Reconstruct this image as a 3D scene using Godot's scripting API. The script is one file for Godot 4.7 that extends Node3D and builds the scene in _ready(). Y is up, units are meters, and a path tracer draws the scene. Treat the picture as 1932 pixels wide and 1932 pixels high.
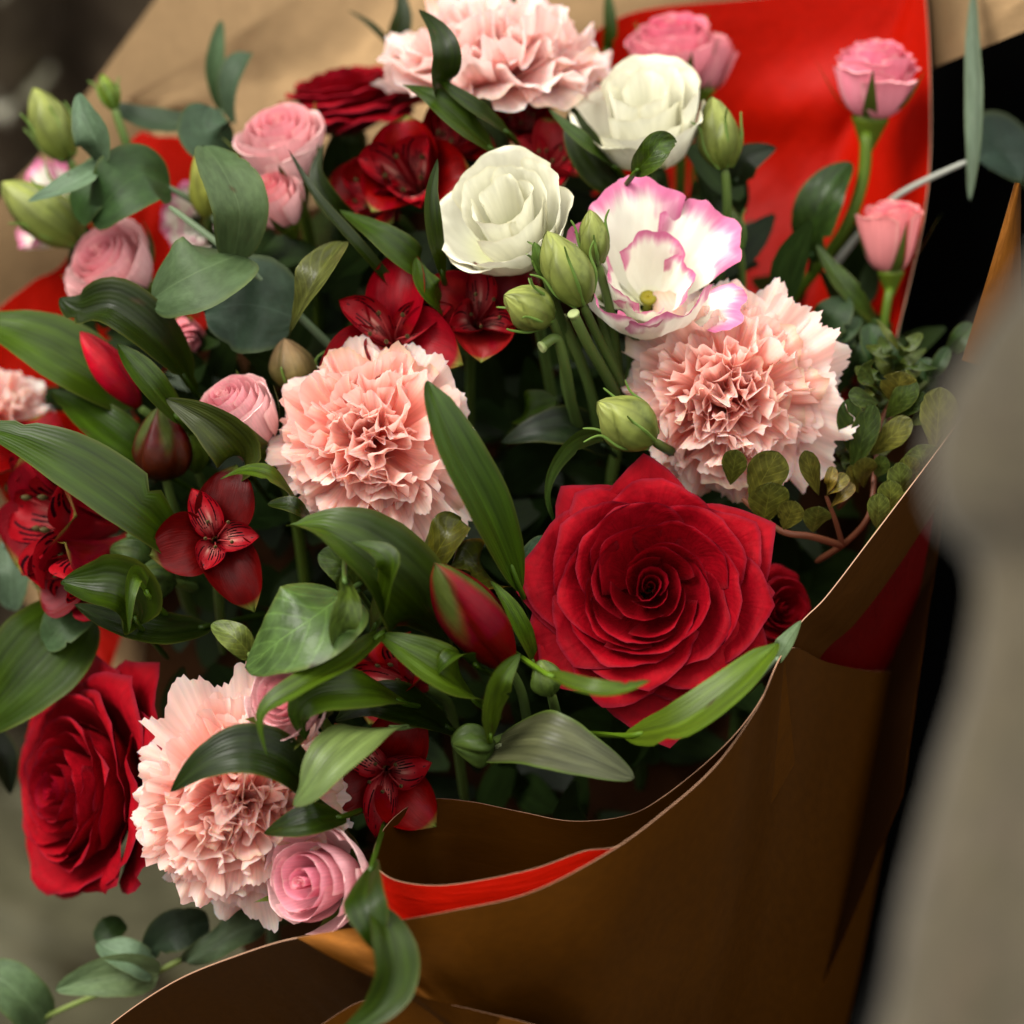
extends Node3D
# A hand-tied bouquet in gold-brown and red wrapping paper, held close to the lens.
# The bouquet has axes of its own (x right, y up its face, z out of it towards the viewer), tilted BT and centred BO.

const WIDE := 0.36            # metres across the bouquet's face that the lens takes in
const DIST := 0.90            # lens to the bouquet's face
const UNIT := WIDE / 1932.0   # layout unit on the bouquet's face (about 0.19 mm)

var BT: Basis
var BO := Vector3(0, 1.1, 0)
var nz := FastNoiseLite.new()
var M := {}
var T := {}
var taken := {}
var rng := RandomNumberGenerator.new()

# ------------------------------------------------------------------ helpers
func L(x: float, y: float, z: float) -> Vector3:
	var s := (DIST - z) / DIST
	return Vector3((x - 966.0) * UNIT * s, (966.0 - y) * UNIT * s, z)

func lin(r: float, g: float, b: float) -> Color:
	return Color(r / 255.0, g / 255.0, b / 255.0).srgb_to_linear()

func numbered(n: String) -> String:
	if not taken.has(n):
		taken[n] = 0
		return n
	taken[n] += 1
	return "%s_%03d" % [n, taken[n]]

func thing(called: String, label: String, category: String, p: Vector3, group := "") -> Node3D:
	var o := Node3D.new()
	o.name = numbered(called)
	add_child(o)
	o.transform = Transform3D(BT, BO + BT * p)
	o.set_meta("label", label)
	o.set_meta("category", category)
	if group != "":
		o.set_meta("group", group)
	return o

func origin_of(th: Node3D) -> Vector3:
	return BT.inverse() * (th.position - BO)

func part(th: Node3D, called: String, mesh: Mesh, mat: Material) -> MeshInstance3D:
	var o := MeshInstance3D.new()
	o.name = called
	o.mesh = mesh
	o.material_override = mat
	th.add_child(o, true)
	return o

func frame(dir: Vector3, roll := 0.0) -> Basis:
	var y := dir.normalized()
	var x := Vector3(1, 0, 0) - y * y.x
	if x.length() < 0.2:
		x = Vector3(0, 0, -1) - y * -y.z
	x = x.normalized()
	var b := Basis(x, y, x.cross(y))
	return b * Basis(Vector3.UP, roll)

# a sheet: f(u, v) -> point, c(u, v) -> colour; u -1..1, v 0..1
func sheet(nu: int, nv: int, f: Callable, c: Callable) -> ArrayMesh:
	var V := PackedVector3Array()
	var N := PackedVector3Array()
	var C := PackedColorArray()
	var U := PackedVector2Array()
	var I := PackedInt32Array()
	for j in nv + 1:
		var v := float(j) / nv
		for i in nu + 1:
			var u := 2.0 * i / nu - 1.0
			V.append(f.call(u, v))
			C.append(c.call(u, v))
			U.append(Vector2(u * 0.5 + 0.5, v))
	var w := nu + 1
	N.resize(V.size())
	for j in nv + 1:
		for i in w:
			var a := V[j * w + mini(i + 1, nu)] - V[j * w + maxi(i - 1, 0)]
			var b := V[mini(j + 1, nv) * w + i] - V[maxi(j - 1, 0) * w + i]
			var n := a.cross(b)
			if n.length_squared() < 1e-24:
				n = Vector3(0, 0, 1)
			N[j * w + i] = n.normalized()
	for j in nv:
		for i in nu:
			var k := j * w + i
			I.append_array(PackedInt32Array([k, k + w, k + 1, k + 1, k + w, k + w + 1]))
	return arrays(V, N, C, U, I)

func arrays(V: PackedVector3Array, N: PackedVector3Array, C: PackedColorArray, U: PackedVector2Array, I: PackedInt32Array) -> ArrayMesh:
	var A := []
	A.resize(Mesh.ARRAY_MAX)
	A[Mesh.ARRAY_VERTEX] = V
	A[Mesh.ARRAY_NORMAL] = N
	A[Mesh.ARRAY_COLOR] = C
	A[Mesh.ARRAY_TEX_UV] = U
	A[Mesh.ARRAY_INDEX] = I
	var m := ArrayMesh.new()
	m.add_surface_from_arrays(Mesh.PRIMITIVE_TRIANGLES, A)
	return m

func spline(p: Array, t: float) -> Vector3:
	var n := p.size() - 1
	var x := clampf(t, 0.0, 1.0) * n
	var i := mini(int(x), n - 1)
	var k := x - i
	var a: Vector3 = p[maxi(i - 1, 0)]
	var b: Vector3 = p[i]
	var c: Vector3 = p[i + 1]
	var d: Vector3 = p[mini(i + 2, n)]
	return 0.5 * (2.0 * b + (c - a) * k + (2.0 * a - 5.0 * b + 4.0 * c - d) * k * k + (3.0 * b - a - 3.0 * c + d) * k * k * k)

func locals(pts: Array, o: Vector3) -> Array:
	var r := []
	for q in pts:
		r.append(L(q[0], q[1], q[2]) - o)
	return r

# a round tube through points; r0..r1 radius
func tube(p: Array, r0: float, r1: float, col: Color, col1 = null, seg := 7, steps := 0) -> ArrayMesh:
	var n := steps if steps > 0 else maxi(4, (p.size() - 1) * 6)
	var c1: Color = col1 if col1 != null else col
	var tp := func(u: float, v: float) -> Vector3:
		var o := spline(p, v)
		var d := (spline(p, minf(v + 0.02, 1.0)) - spline(p, maxf(v - 0.02, 0.0))).normalized()
		var x := d.cross(Vector3(0.31, 0.2, 0.93)).normalized()
		var y := d.cross(x)
		var r := lerpf(r0, r1, v)
		if v >= 0.999 or v <= 0.001:
			r *= 0.6
		return o + (x * cos(u * PI) + y * sin(u * PI)) * r
	return sheet(seg, n, tp, func(_u: float, v: float) -> Color: return col.lerp(c1, v))

func bez(a: Vector2, b: Vector2, c: Vector2, d: Vector2, t: float) -> Vector2:
	var s := 1.0 - t
	return a * (s * s * s) + b * (3.0 * s * s * t) + c * (3.0 * s * t * t) + d * (t * t * t)

func texture(w: int, h: int, f: Callable) -> ImageTexture:
	var im := Image.create(w, h, false, Image.FORMAT_RGB8)
	for y in h:
		for x in w:
			im.set_pixel(x, y, f.call((x + 0.5) / w, (y + 0.5) / h))
	return ImageTexture.create_from_image(im)

func grey(k: float) -> Color:
	return Color(k, k, k)

func mat(key: String, rough: float, back: float, sheen := 0.0, tex = null, bump = null, depth := 0.0, spec := 0.5) -> StandardMaterial3D:
	var m := StandardMaterial3D.new()
	m.vertex_color_use_as_albedo = true
	m.roughness = rough
	m.metallic_specular = spec
	m.cull_mode = BaseMaterial3D.CULL_DISABLED
	if back > 0.0:
		m.backlight_enabled = true
		m.backlight = Color(back, back, back).linear_to_srgb()
	if sheen > 0.0:
		m.rim_enabled = true
		m.rim = sheen
		m.rim_tint = 0.7
	if tex != null:
		m.albedo_texture = tex
	if bump != null:
		m.heightmap_enabled = true
		m.heightmap_texture = bump
		m.heightmap_scale = depth
	M[key] = m
	return m

# ------------------------------------------------------------------ textures and materials
func make_materials() -> void:
	# fine fan of veins of a rose petal (relief)
	T.fan = texture(256, 256, func(u: float, v: float) -> Color:
		var x := (u - 0.5) * (1.6 - 0.9 * v)
		var k := nz.get_noise_2d(x * 900.0, v * 60.0) * 0.5 + nz.get_noise_2d(x * 300.0 + 50.0, v * 160.0) * 0.35
		return grey(clampf(0.5 + k, 0, 1)))
	T.fantone = texture(256, 256, func(u: float, v: float) -> Color:
		var x := (u - 0.5) * (1.6 - 0.9 * v)
		var k := nz.get_noise_2d(x * 700.0 + 9.0, v * 50.0)
		var q := nz.get_noise_2d(u * 160.0, v * 160.0 + 70.0)
		return grey(clampf(0.92 + k * 0.07 + q * 0.10, 0, 1)))
	# parallel veins of an alstroemeria leaf
	T.parallel = texture(256, 128, func(u: float, v: float) -> Color:
		var q := absf(u - 0.5) * 2.0
		var s := pow(absf(sin(q * PI * 6.0)), 12.0)
		var k := nz.get_noise_2d(u * 120.0, v * 40.0)
		return grey(clampf(0.80 + k * 0.22 - s * 0.06 + (0.08 if q < 0.03 else 0.0), 0, 1)))
	T.parallel_h = texture(256, 128, func(u: float, v: float) -> Color:
		var q := absf(u - 0.5) * 2.0
		return grey(clampf(0.5 + 0.4 * cos(q * PI * 12.0) + 0.25 * nz.get_noise_2d(u * 260.0, v * 130.0), 0, 1)))
	# netted veins of a broad leaf
	T.net = texture(256, 256, func(u: float, v: float) -> Color:
		var q := absf(u - 0.5) * 2.0
		var s := pow(absf(sin((v * 7.0 - q * 2.2) * PI)), 24.0) * 0.14
		var k := nz.get_noise_2d(u * 90.0, v * 120.0)
		return grey(clampf(0.78 + k * 0.2 + s + (0.22 if q < 0.025 else 0.0), 0, 1)))
	T.net_h = texture(256, 256, func(u: float, v: float) -> Color:
		var q := absf(u - 0.5) * 2.0
		var s := pow(absf(sin((v * 7.0 - q * 2.2) * PI)), 14.0)
		var k := nz.get_noise_2d(u * 420.0, v * 420.0) * 0.5 + nz.get_noise_2d(u * 160.0, v * 160.0) * 0.4
		return grey(clampf(0.5 + k * 0.6 - s * 0.25 - (0.3 if q < 0.03 else 0.0), 0, 1)))
	# eucalyptus: waxy bloom in blotches
	T.wax = texture(192, 192, func(u: float, v: float) -> Color:
		var q := absf(u - 0.5) * 2.0
		var k := nz.get_noise_2d(u * 260.0, v * 260.0) * 0.22 + nz.get_noise_2d(u * 60.0, v * 70.0) * 0.22
		var w := exp(-v * 7.0) * exp(-q * 4.0) * 0.45
		var c := Color(0.66, 0.70, 0.60).lerp(Color(0.90, 0.93, 0.86), clampf(0.3 + k * 1.6 + w, 0, 1))
		return c.lerp(Color(1, 1, 0.95), 0.5 if q < 0.02 else 0.0))
	# carnation: fine striae
	T.striae = texture(256, 64, func(u: float, v: float) -> Color:
		return grey(clampf(0.93 + nz.get_noise_2d(u * 700.0, v * 24.0) * 0.06, 0, 1)))
	# alstroemeria inner tepal: pale throat and dark dashes (pigment)
	T.dashes = texture(128, 256, func(u: float, v: float) -> Color:
		var q := absf(u - 0.5) * 2.0
		var base := Color(0.48, 0.02, 0.06)
		var pale := Color(0.74, 0.54, 0.48)
		var p := clampf(1.15 - absf(v - 0.42) * 3.6, 0, 1) * clampf(1.25 - q * 1.3, 0, 1)
		p *= 0.65 + 0.6 * nz.get_noise_2d(u * 300.0, v * 40.0)
		var c := base.lerp(pale, clampf(p, 0, 1))
		var lane := (u - 0.5) * (1.5 - v * 0.5)
		var d := absf(fposmod(lane * 11.0, 1.0) - 0.5)
		var cell := nz.get_noise_2d(floor(lane * 11.0) * 31.0, v * 75.0)
		if v > 0.22 and v < 0.88 and d < 0.24 and cell > 0.02:
			c = Color(0.10, 0.0, 0.02)
		return c)
	# lisianthus: white petal with a pink rim that bleeds inwards in streaks
	T.pinkrim = texture(256, 256, func(u: float, v: float) -> Color:
		var q := absf(u - 0.5) * 2.0
		var k := nz.get_noise_2d(u * 300.0, v * 30.0) * 0.07 + nz.get_noise_2d(u * 45.0, v * 10.0) * 0.12
		var e := maxf(v, (0.62 + q * 0.36) * smoothstep(0.30, 0.75, v)) + k
		var p := smoothstep(0.75, 0.97, e)
		var c := Color(0.84, 0.835, 0.77).lerp(Color(0.70, 0.36, 0.50), p)
		return c.lerp(Color(0.86, 0.86, 0.55), clampf(0.5 - v * 2.2, 0, 1)))
	T.silk = texture(128, 128, func(u: float, v: float) -> Color:
		return grey(clampf(0.96 + nz.get_noise_2d((u - 0.5) * (1.6 - 0.9 * v) * 260.0, v * 16.0) * 0.05, 0, 1)))
	T.rough = texture(256, 256, func(u: float, v: float) -> Color:
		return grey(clampf(0.5 + nz.get_noise_2d(u * 300.0, v * 300.0) * 0.5 + nz.get_noise_2d(u * 900.0, v * 900.0) * 0.3, 0, 1)))
	T.bark = texture(512, 512, func(u: float, v: float) -> Color:
		var r := 1.0 - absf(nz.get_noise_2d(u * 420.0, v * 120.0)) * 1.9
		var k := nz.get_noise_2d(u * 900.0, v * 700.0)
		var c := Color(0.145, 0.115, 0.085).lerp(Color(0.30, 0.265, 0.21), clampf(0.45 - r * 0.35 + k * 0.7, 0, 1))
		var li := nz.get_noise_2d(u * 1150.0 + 300.0, v * 900.0)
		if li > 0.38:
			c = c.lerp(Color(0.66, 0.65, 0.58), clampf((li - 0.38) * 6.0, 0, 1.0))
		return c)
	T.paper = texture(512, 512, func(u: float, v: float) -> Color:
		var k := nz.get_noise_2d(u * 60.0, v * 60.0) * 0.05 + nz.get_noise_2d(u * 1400.0, v * 1400.0) * 0.06
		var sc := nz.get_noise_2d(u * 240.0 + v * 300.0, v * 1900.0 - u * 700.0)
		return grey(clampf(0.90 + k + (0.1 if sc > 0.72 else 0.0), 0, 1)))
	T.crumple = texture(512, 512, func(u: float, v: float) -> Color:
		var k := absf(nz.get_noise_2d(u * 130.0, v * 90.0)) * 0.9 + absf(nz.get_noise_2d(u * 200.0 + 90.0, v * 170.0)) * 0.2 + nz.get_noise_2d(u * 1500.0, v * 1500.0) * 0.04
		return grey(clampf(0.2 + k * 0.8, 0, 1)))
	T.wool = texture(256, 256, func(u: float, v: float) -> Color:
		var k := nz.get_noise_2d(u * 900.0, v * 900.0) * 0.2 + nz.get_noise_2d(u * 90.0, v * 50.0) * 0.18
		return grey(clampf(0.82 + k, 0, 1)))

	mat("rose", 0.7, 0.22, 0.0, T.fantone, T.fan, 0.016, 0.18)
	mat("pink", 0.65, 0.5, 0.0, T.striae, T.fan, 0.006, 0.25)
	mat("white", 0.6, 0.5, 0.0, T.silk, T.silk, 0.008, 0.25)
	mat("carn", 0.75, 1.0, 0.0, T.striae, T.striae, 0.012, 0.15)
	mat("pinkrim", 0.5, 0.4, 0.1, T.pinkrim, T.fan, 0.008, 0.35)
	mat("tepal", 0.45, 0.25, 0.0, T.fantone, T.fan, 0.010, 0.22)
	mat("dashes", 0.45, 0.25, 0.0, T.dashes, T.fan, 0.010, 0.22)
	mat("alst", 0.38, 0.36, 0.0, T.parallel, T.parallel_h, 0.006, 0.36)
	mat("broad", 0.34, 0.30, 0.0, T.net, T.net_h, 0.014, 0.42)
	mat("euc", 0.55, 0.12, 0.0, T.wax, T.rough, 0.008, 0.45)
	mat("stem", 0.45, 0.0)
	mat("bud", 0.42, 0.22, 0.0, T.parallel, T.parallel_h, 0.012, 0.45)
	mat("gold", 0.46, 0.0, 0.0, T.paper, T.crumple, 0.015, 0.3)
	mat("redpaper", 0.45, 0.10, 0.0, T.paper, T.crumple, 0.05, 0.2)
	mat("cloth", 0.95, 0.0, 0.0, T.wool, T.wool, 0.05, 0.1)
	mat("wool", 0.9, 0.0, 0.3, T.wool, T.wool, 0.06, 0.3)
	M.carn.subsurf_scatter_enabled = true
	M.carn.subsurf_scatter_strength = 0.55
	M.gold.metallic = 0.75
	for k in ["alst", "broad", "euc", "bud", "stem"]:
		M[k].albedo_color = Color(0.46, 0.46, 0.46).linear_to_srgb()
		M[k].metallic_specular = 0.27
	var b := mat("bark", 0.95, 0.0, 0.0, T.bark, T.bark, 1.2, 0.2)
	b.uv1_scale = Vector3(1.5, 2.0, 1)

# ------------------------------------------------------------------ leaves
func outline(kind: String, v: float) -> float:
	match kind:
		"round": return pow(maxf(0.0, sin(PI * pow(v, 0.86))), 0.55)
		"oval": return pow(maxf(0.0, sin(PI * pow(v, 0.95))), 0.75)
		"obov": return pow(maxf(0.0, sin(PI * pow(v, 1.55))), 0.75)
		"heart": return pow(maxf(0.0, sin(PI * pow(v, 0.62))), 0.75)
	return pow(maxf(0.0, sin(PI * pow(v, 0.72))), 0.95) * (1.0 if v > 0.12 else 0.6 + v * 3.3)

# pts run from the leaf's foot to its tip; half is half the width in layout units
func blade(th: Node3D, called: String, pts: Array, half: float, kind: String, m: String, col: Color, n0: Vector3, n1: Vector3, o := {}) -> MeshInstance3D:
	var p := locals(pts, origin_of(th))
	var fold: float = o.get("fold", 0.25)
	var edge: float = o.get("edge", 0.0)
	var wave: float = o.get("wave", 0.0)
	var rim: Color = o.get("rim", col.lerp(lin(150, 150, 60), 0.35))
	var tip: Color = o.get("tip", col)
	var sd := rng.randf() * 100.0
	var w0 := half * UNIT
	var spot0 := rng.randf()
	col = col * (0.8 + 0.45 * rng.randf())
	col = col.lerp(Color(col.r * 1.5, col.g * 1.15, col.b * 0.6), rng.randf() * 0.7 if m != "euc" else rng.randf() * 0.25)
	var f := func(u: float, v: float) -> Vector3:
		var q := spline(p, v)
		var t := (spline(p, minf(v + 0.03, 1.0)) - spline(p, maxf(v - 0.03, 0.0))).normalized()
		var n := n0.lerp(n1, smoothstep(0.1, 0.9, v))
		n = (n - t * n.dot(t)).normalized()
		var b := t.cross(n)
		var nick := 1.0 - 0.35 * smoothstep(0.45, 0.6, nz.get_noise_2d(v * 200.0 + sd * 5.0, signf(u) * 60.0 + sd)) * (1.0 if spot0 < 0.5 else 0.0)
		var w := w0 * nick * outline(kind, v) * (1.0 + 0.06 * nz.get_noise_2d(v * 90.0, sd + signf(u) * 40.0))
		var a := sqrt(u * u + 0.01) - 0.1
		return q + b * (u * w * cos(fold)) + n * (w * (a * sin(fold) + edge * u * u * u * u) + wave * w0 * sin(v * 9.0 + sd + u) * u * u + 0.05 * w0 * nz.get_noise_2d(v * 60.0 + sd, u * 40.0))
	var spot := rng.randf()
	var c := func(u: float, v: float) -> Color:
		if spot < 0.4 and nz.get_noise_2d(u * 130.0 + sd * 7.0, v * 190.0) > 0.62:
			return lin(86, 70, 34)
		var k := 1.0 + 0.30 * nz.get_noise_2d(u * 40.0 + sd * 3.0, v * 60.0)
		var e := smoothstep(0.90, 1.0, absf(u))
		return (col.lerp(tip, v * v) * k).lerp(rim, e * 0.8)
	return part(th, called, sheet(14, 26, f, c), M[m])

func leaf(label: String, pts: Array, half: float, kind: String, m: String, col: Color, n0: Vector3, n1 = null, o := {}) -> Node3D:
	var q = pts[0]
	var called: String = o.get("called", "alstroemeria_leaf")
	var th := thing(called, label, "leaf", L(q[0], q[1], q[2]), o.get("group", "loose leaves among the flowers"))
	blade(th, "blade", pts, half, kind, m, col, n0, n0 if n1 == null else n1, o)
	if o.get("stalk", true):
		var a := L(q[0], q[1], q[2])
		var b := spline(locals(pts, Vector3.ZERO), 0.12)
		var back: Vector3 = (a - b).normalized() * 0.02 + Vector3(0, 0, -0.03)
		part(th, "leaf_stalk", tube([b - a, Vector3.ZERO, back], 0.0009, 0.0011, col, col, 6), M.stem)
	return th

# ------------------------------------------------------------------ blooms
# one petal round an axis: a profile (radius, height), swept over the angle width W
func petal(B: Basis, a0: float, W: float, pr: Array, o: Dictionary, c: Callable) -> ArrayMesh:
	var point: float = o.get("point", 0.15)
	var spiral: float = o.get("spiral", 0.05)
	var ruffle: float = o.get("ruffle", 0.0)
	var freq: float = o.get("freq", 5.0)
	var bump: float = o.get("bump", 0.0)
	var lipd: float = o.get("lip", 0.0)
	var sd: float = o.get("seed", 0.0)
	var off: Vector3 = o.get("at", Vector3.ZERO)
	var pw: float = o.get("pow", 1.6)
	var p0: Vector2 = pr[0]
	var p1: Vector2 = pr[1]
	var p2: Vector2 = pr[2]
	var p3: Vector2 = pr[3]
	var R := p3.x
	var f := func(u: float, v: float) -> Vector3:
		var au := absf(u)
		var vv := v * (1.0 - point * pow(au, pw))
		var q := bez(p0, p1, p2, p3, vv)
		var a := a0 + u * W * (0.55 + 0.45 * sin(minf(v * 1.5, 1.0) * PI * 0.5))
		var r := q.x * (1.0 + spiral * u) + ruffle * v * v * sin(u * freq + sd) + bump * v * nz.get_noise_2d(u * 28.0 + sd * 13.0, v * 22.0)
		var y := q.y - lipd * pow(au, 3.0) * v * v * v + bump * v * v * nz.get_noise_2d(u * 40.0 + sd * 17.0 + 200.0, v * 18.0)
		return off + B * Vector3(cos(a) * r, y, sin(a) * r)
	return sheet(o.get("nu", 18), o.get("nv", 14), f, c)

func rose(th: Node3D, off: Vector3, B: Basis, R: float, N: int, o: Dictionary, m: String, inner: Color, outer: Color, rim: Color) -> void:
	var H: float = o.get("H", 0.7)
	var k: float = o.get("k", 0.55)
	var drop: float = o.get("drop", 0.25)
	var wi: float = o.get("wi", 1.7)
	var wo: float = o.get("wo", 0.8)
	var sd: float = o.get("seed", 1.0)
	var pt: float = o.get("point", 0.25)
	var ex: float = o.get("ex", 0.9)
	# the tight scroll at the heart
	var f := func(u: float, v: float) -> Vector3:
		var s := u * 0.5 + 0.5
		var a := s * TAU * 2.9 + sd
		var r := R * (0.004 + 0.125 * s) * (0.7 + 0.3 * v + 0.10 * maxf(0.0, v - 0.8) * 5.0 * s) * (1.0 + 0.22 * cos(2.0 * a + 1.0) * s + 0.10 * sin(3.0 * a) * s)
		return off + B * Vector3(cos(a) * r, R * H * (0.45 + 0.53 * v + 0.02 * sin(a * 1.5)) , sin(a) * r)
	part(th, "petal", sheet(40, 8, f, func(_u: float, v: float) -> Color: return inner.lerp(rim, smoothstep(0.85, 1.0, v) * 0.4)), M[m])
	for i in N:
		var t := (i + 0.5) / N
		var j := rng.randf()
		var a := i * 2.39996 + (rng.randf() - 0.5) * 0.5 + sd
		var r1: float = R * lerpf(0.13, 1.0, pow(t, ex)) * (1.0 + o.get("jit", 0.07) * (2.0 * j - 1.0) * smoothstep(0.0, 0.3, t))
		var h := R * H * (1.0 - k * t * t) * (0.98 + 0.04 * rng.randf())
		var pr := [Vector2(r1 * o.get("foot", 0.15), 0.0), Vector2(r1 * lerpf(0.95, o.get("waist", 0.7), t), h * o.get("low", 0.42)), Vector2(r1 * lerpf(0.96, o.get("belly", 0.72), t), h * lerpf(0.96, 1.06, t)), Vector2(r1 * (1.0 + o.get("flare", 0.0) * t * t), h - R * drop * (0.22 + t * t) * (0.7 + 0.6 * rng.randf()))]
		var q := {"point": pt * (0.35 + t * 0.85), "spiral": lerpf(0.16, 0.05, t), "bump": R * o.get("bump", 0.05) * (0.3 + t), "lip": R * o.get("lip", 0.12) * t, "seed": sd * 7.0 + i * 3.7, "at": off + B * (Vector3(rng.randf() - 0.5, 0.0, rng.randf() - 0.5) * R * o.get("shift", 0.11) * smoothstep(0.0, 0.25, t)), "pow": o.get("pow", 1.3), "ruffle": R * o.get("ruffle", 0.0) * t, "freq": o.get("freq", 5.0)}
		var base := inner.lerp(outer, t)
		var tone := 0.9 + 0.2 * rng.randf()
		var c := func(u: float, v: float) -> Color:
			var e := maxf(smoothstep(0.93, 1.0, v), smoothstep(0.93, 1.0, absf(u)) * 0.6)
			return (base * tone).lerp(rim, e * o.get("rimk", 0.75))
		part(th, "petal", petal(B, a, lerpf(wi, wo, pow(t, 0.6)), pr, q, c), M[m])

func carnation(th: Node3D, off: Vector3, B: Basis, R: float, N: int, o: Dictionary, deep: Color, mid: Color, pale: Color) -> void:
	var flat: float = o.get("flat", 0.8)
	var spread: float = o.get("spread", 1.75)
	var skirt: Array = o.get("skirt", [])
	for i in N + skirt.size():
		var t := minf(1.0, (i + 0.5) / N)
		var ph := spread * pow(t, 0.68)
		var az := i * 2.39996 + (rng.randf() - 0.5) * 0.7
		var d := Vector3(sin(ph) * cos(az), cos(ph), sin(ph) * sin(az)).normalized()
		var len := R * (0.84 + 0.16 * rng.randf()) * lerpf(0.94, 1.12, t)
		len *= lerpf(flat, 1.0, sin(minf(ph, PI * 0.5)))
		if i >= N:
			ph = 1.5 + 0.3 * rng.randf()
			az = skirt[i - N]
			d = Vector3(sin(ph) * cos(az), cos(ph), sin(ph) * sin(az)).normalized()
			len = R * (1.22 + 0.16 * rng.randf())
		var side := Vector3(-sin(az), 0, cos(az))
		var roll := (rng.randf() - 0.5) * lerpf(2.2, 0.7, smoothstep(0.4, 0.9, t))
		side = side.rotated(d, roll)
		var n := side.cross(d)
		if n.y < 0.0:
			n = -n
		var wd := R * lerpf(0.42, 0.72, t) * (0.8 + 0.4 * rng.randf())
		var amp := R * lerpf(0.125, 0.08, smoothstep(0.3, 1.0, t))
		var fr := lerpf(1.1 + 1.5 * rng.randf(), 1.6, smoothstep(0.7, 1.0, t))
		var s1 := rng.randf() * 20.0
		var bend := R * (0.34 * (rng.randf() - 0.35) - 0.12 * t)
		var tone := 0.94 + 0.12 * rng.randf()
		var old := rng.randf() < 0.12
		var curl := R * 0.16 * (rng.randf() - 0.4)
		var f := func(u: float, v: float) -> Vector3:
			var sv := v * v
			var saw := absf(fposmod(u * 10.0 + s1, 1.0) - 0.5) * 0.055 + absf(fposmod(u * 3.7 + s1, 1.0) - 0.5) * 0.06 + 0.05 * sin(u * 6.0 + s1) + 0.16 * nz.get_noise_2d(u * 40.0 + s1 * 9.0, 3.0)
			var l := len * (v * (1.0 - 0.20 * u * u) + saw * smoothstep(0.6, 1.0, v))
			var w := wd * (0.10 + 0.90 * pow(v, 1.25)) * (1.0 - 0.12 * sv)
			var fold := sin(u * fr * PI + s1) + 0.45 * sin(u * fr * 2.3 * PI + s1 * 1.7) * v
			var e := smoothstep(0.72, 1.0, v)
			var r := amp * sv * (fold + 0.9 * nz.get_noise_2d(u * 20.0 + s1 * 5.0, v * 13.0 + s1)) + curl * e * e + amp * 0.16 * e * sin(u * 15.0 + s1)
			return off + B * (d * l + side * (u * w) + n * (r + bend * sv * v))
		var c := func(u: float, v: float) -> Color:
			var a := deep.lerp(mid, smoothstep(0.35, 0.80, v)).lerp(pale, smoothstep(0.78, 1.0, v) * 0.75)
			a = a.lerp(pale, smoothstep(0.72, 1.0, t) * 0.8)
			if old:
				a = a.lerp(lin(214, 176, 140), smoothstep(0.93, 1.0, v) * 0.7)
			return a * tone
		part(th, "petal", sheet(40, 10, f, c), M.carn)
	var cal := func(u: float, v: float) -> Vector3:
		var r := R * 0.24 * (0.5 + 0.5 * v)
		return off + B * Vector3(cos(u * PI) * r, R * (-0.75 + 0.85 * v), sin(u * PI) * r)
	part(th, "calyx", sheet(14, 6, cal, func(_u: float, v: float) -> Color: return lin(95, 120, 70).lerp(lin(120, 140, 90), v)), M.stem)

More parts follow.
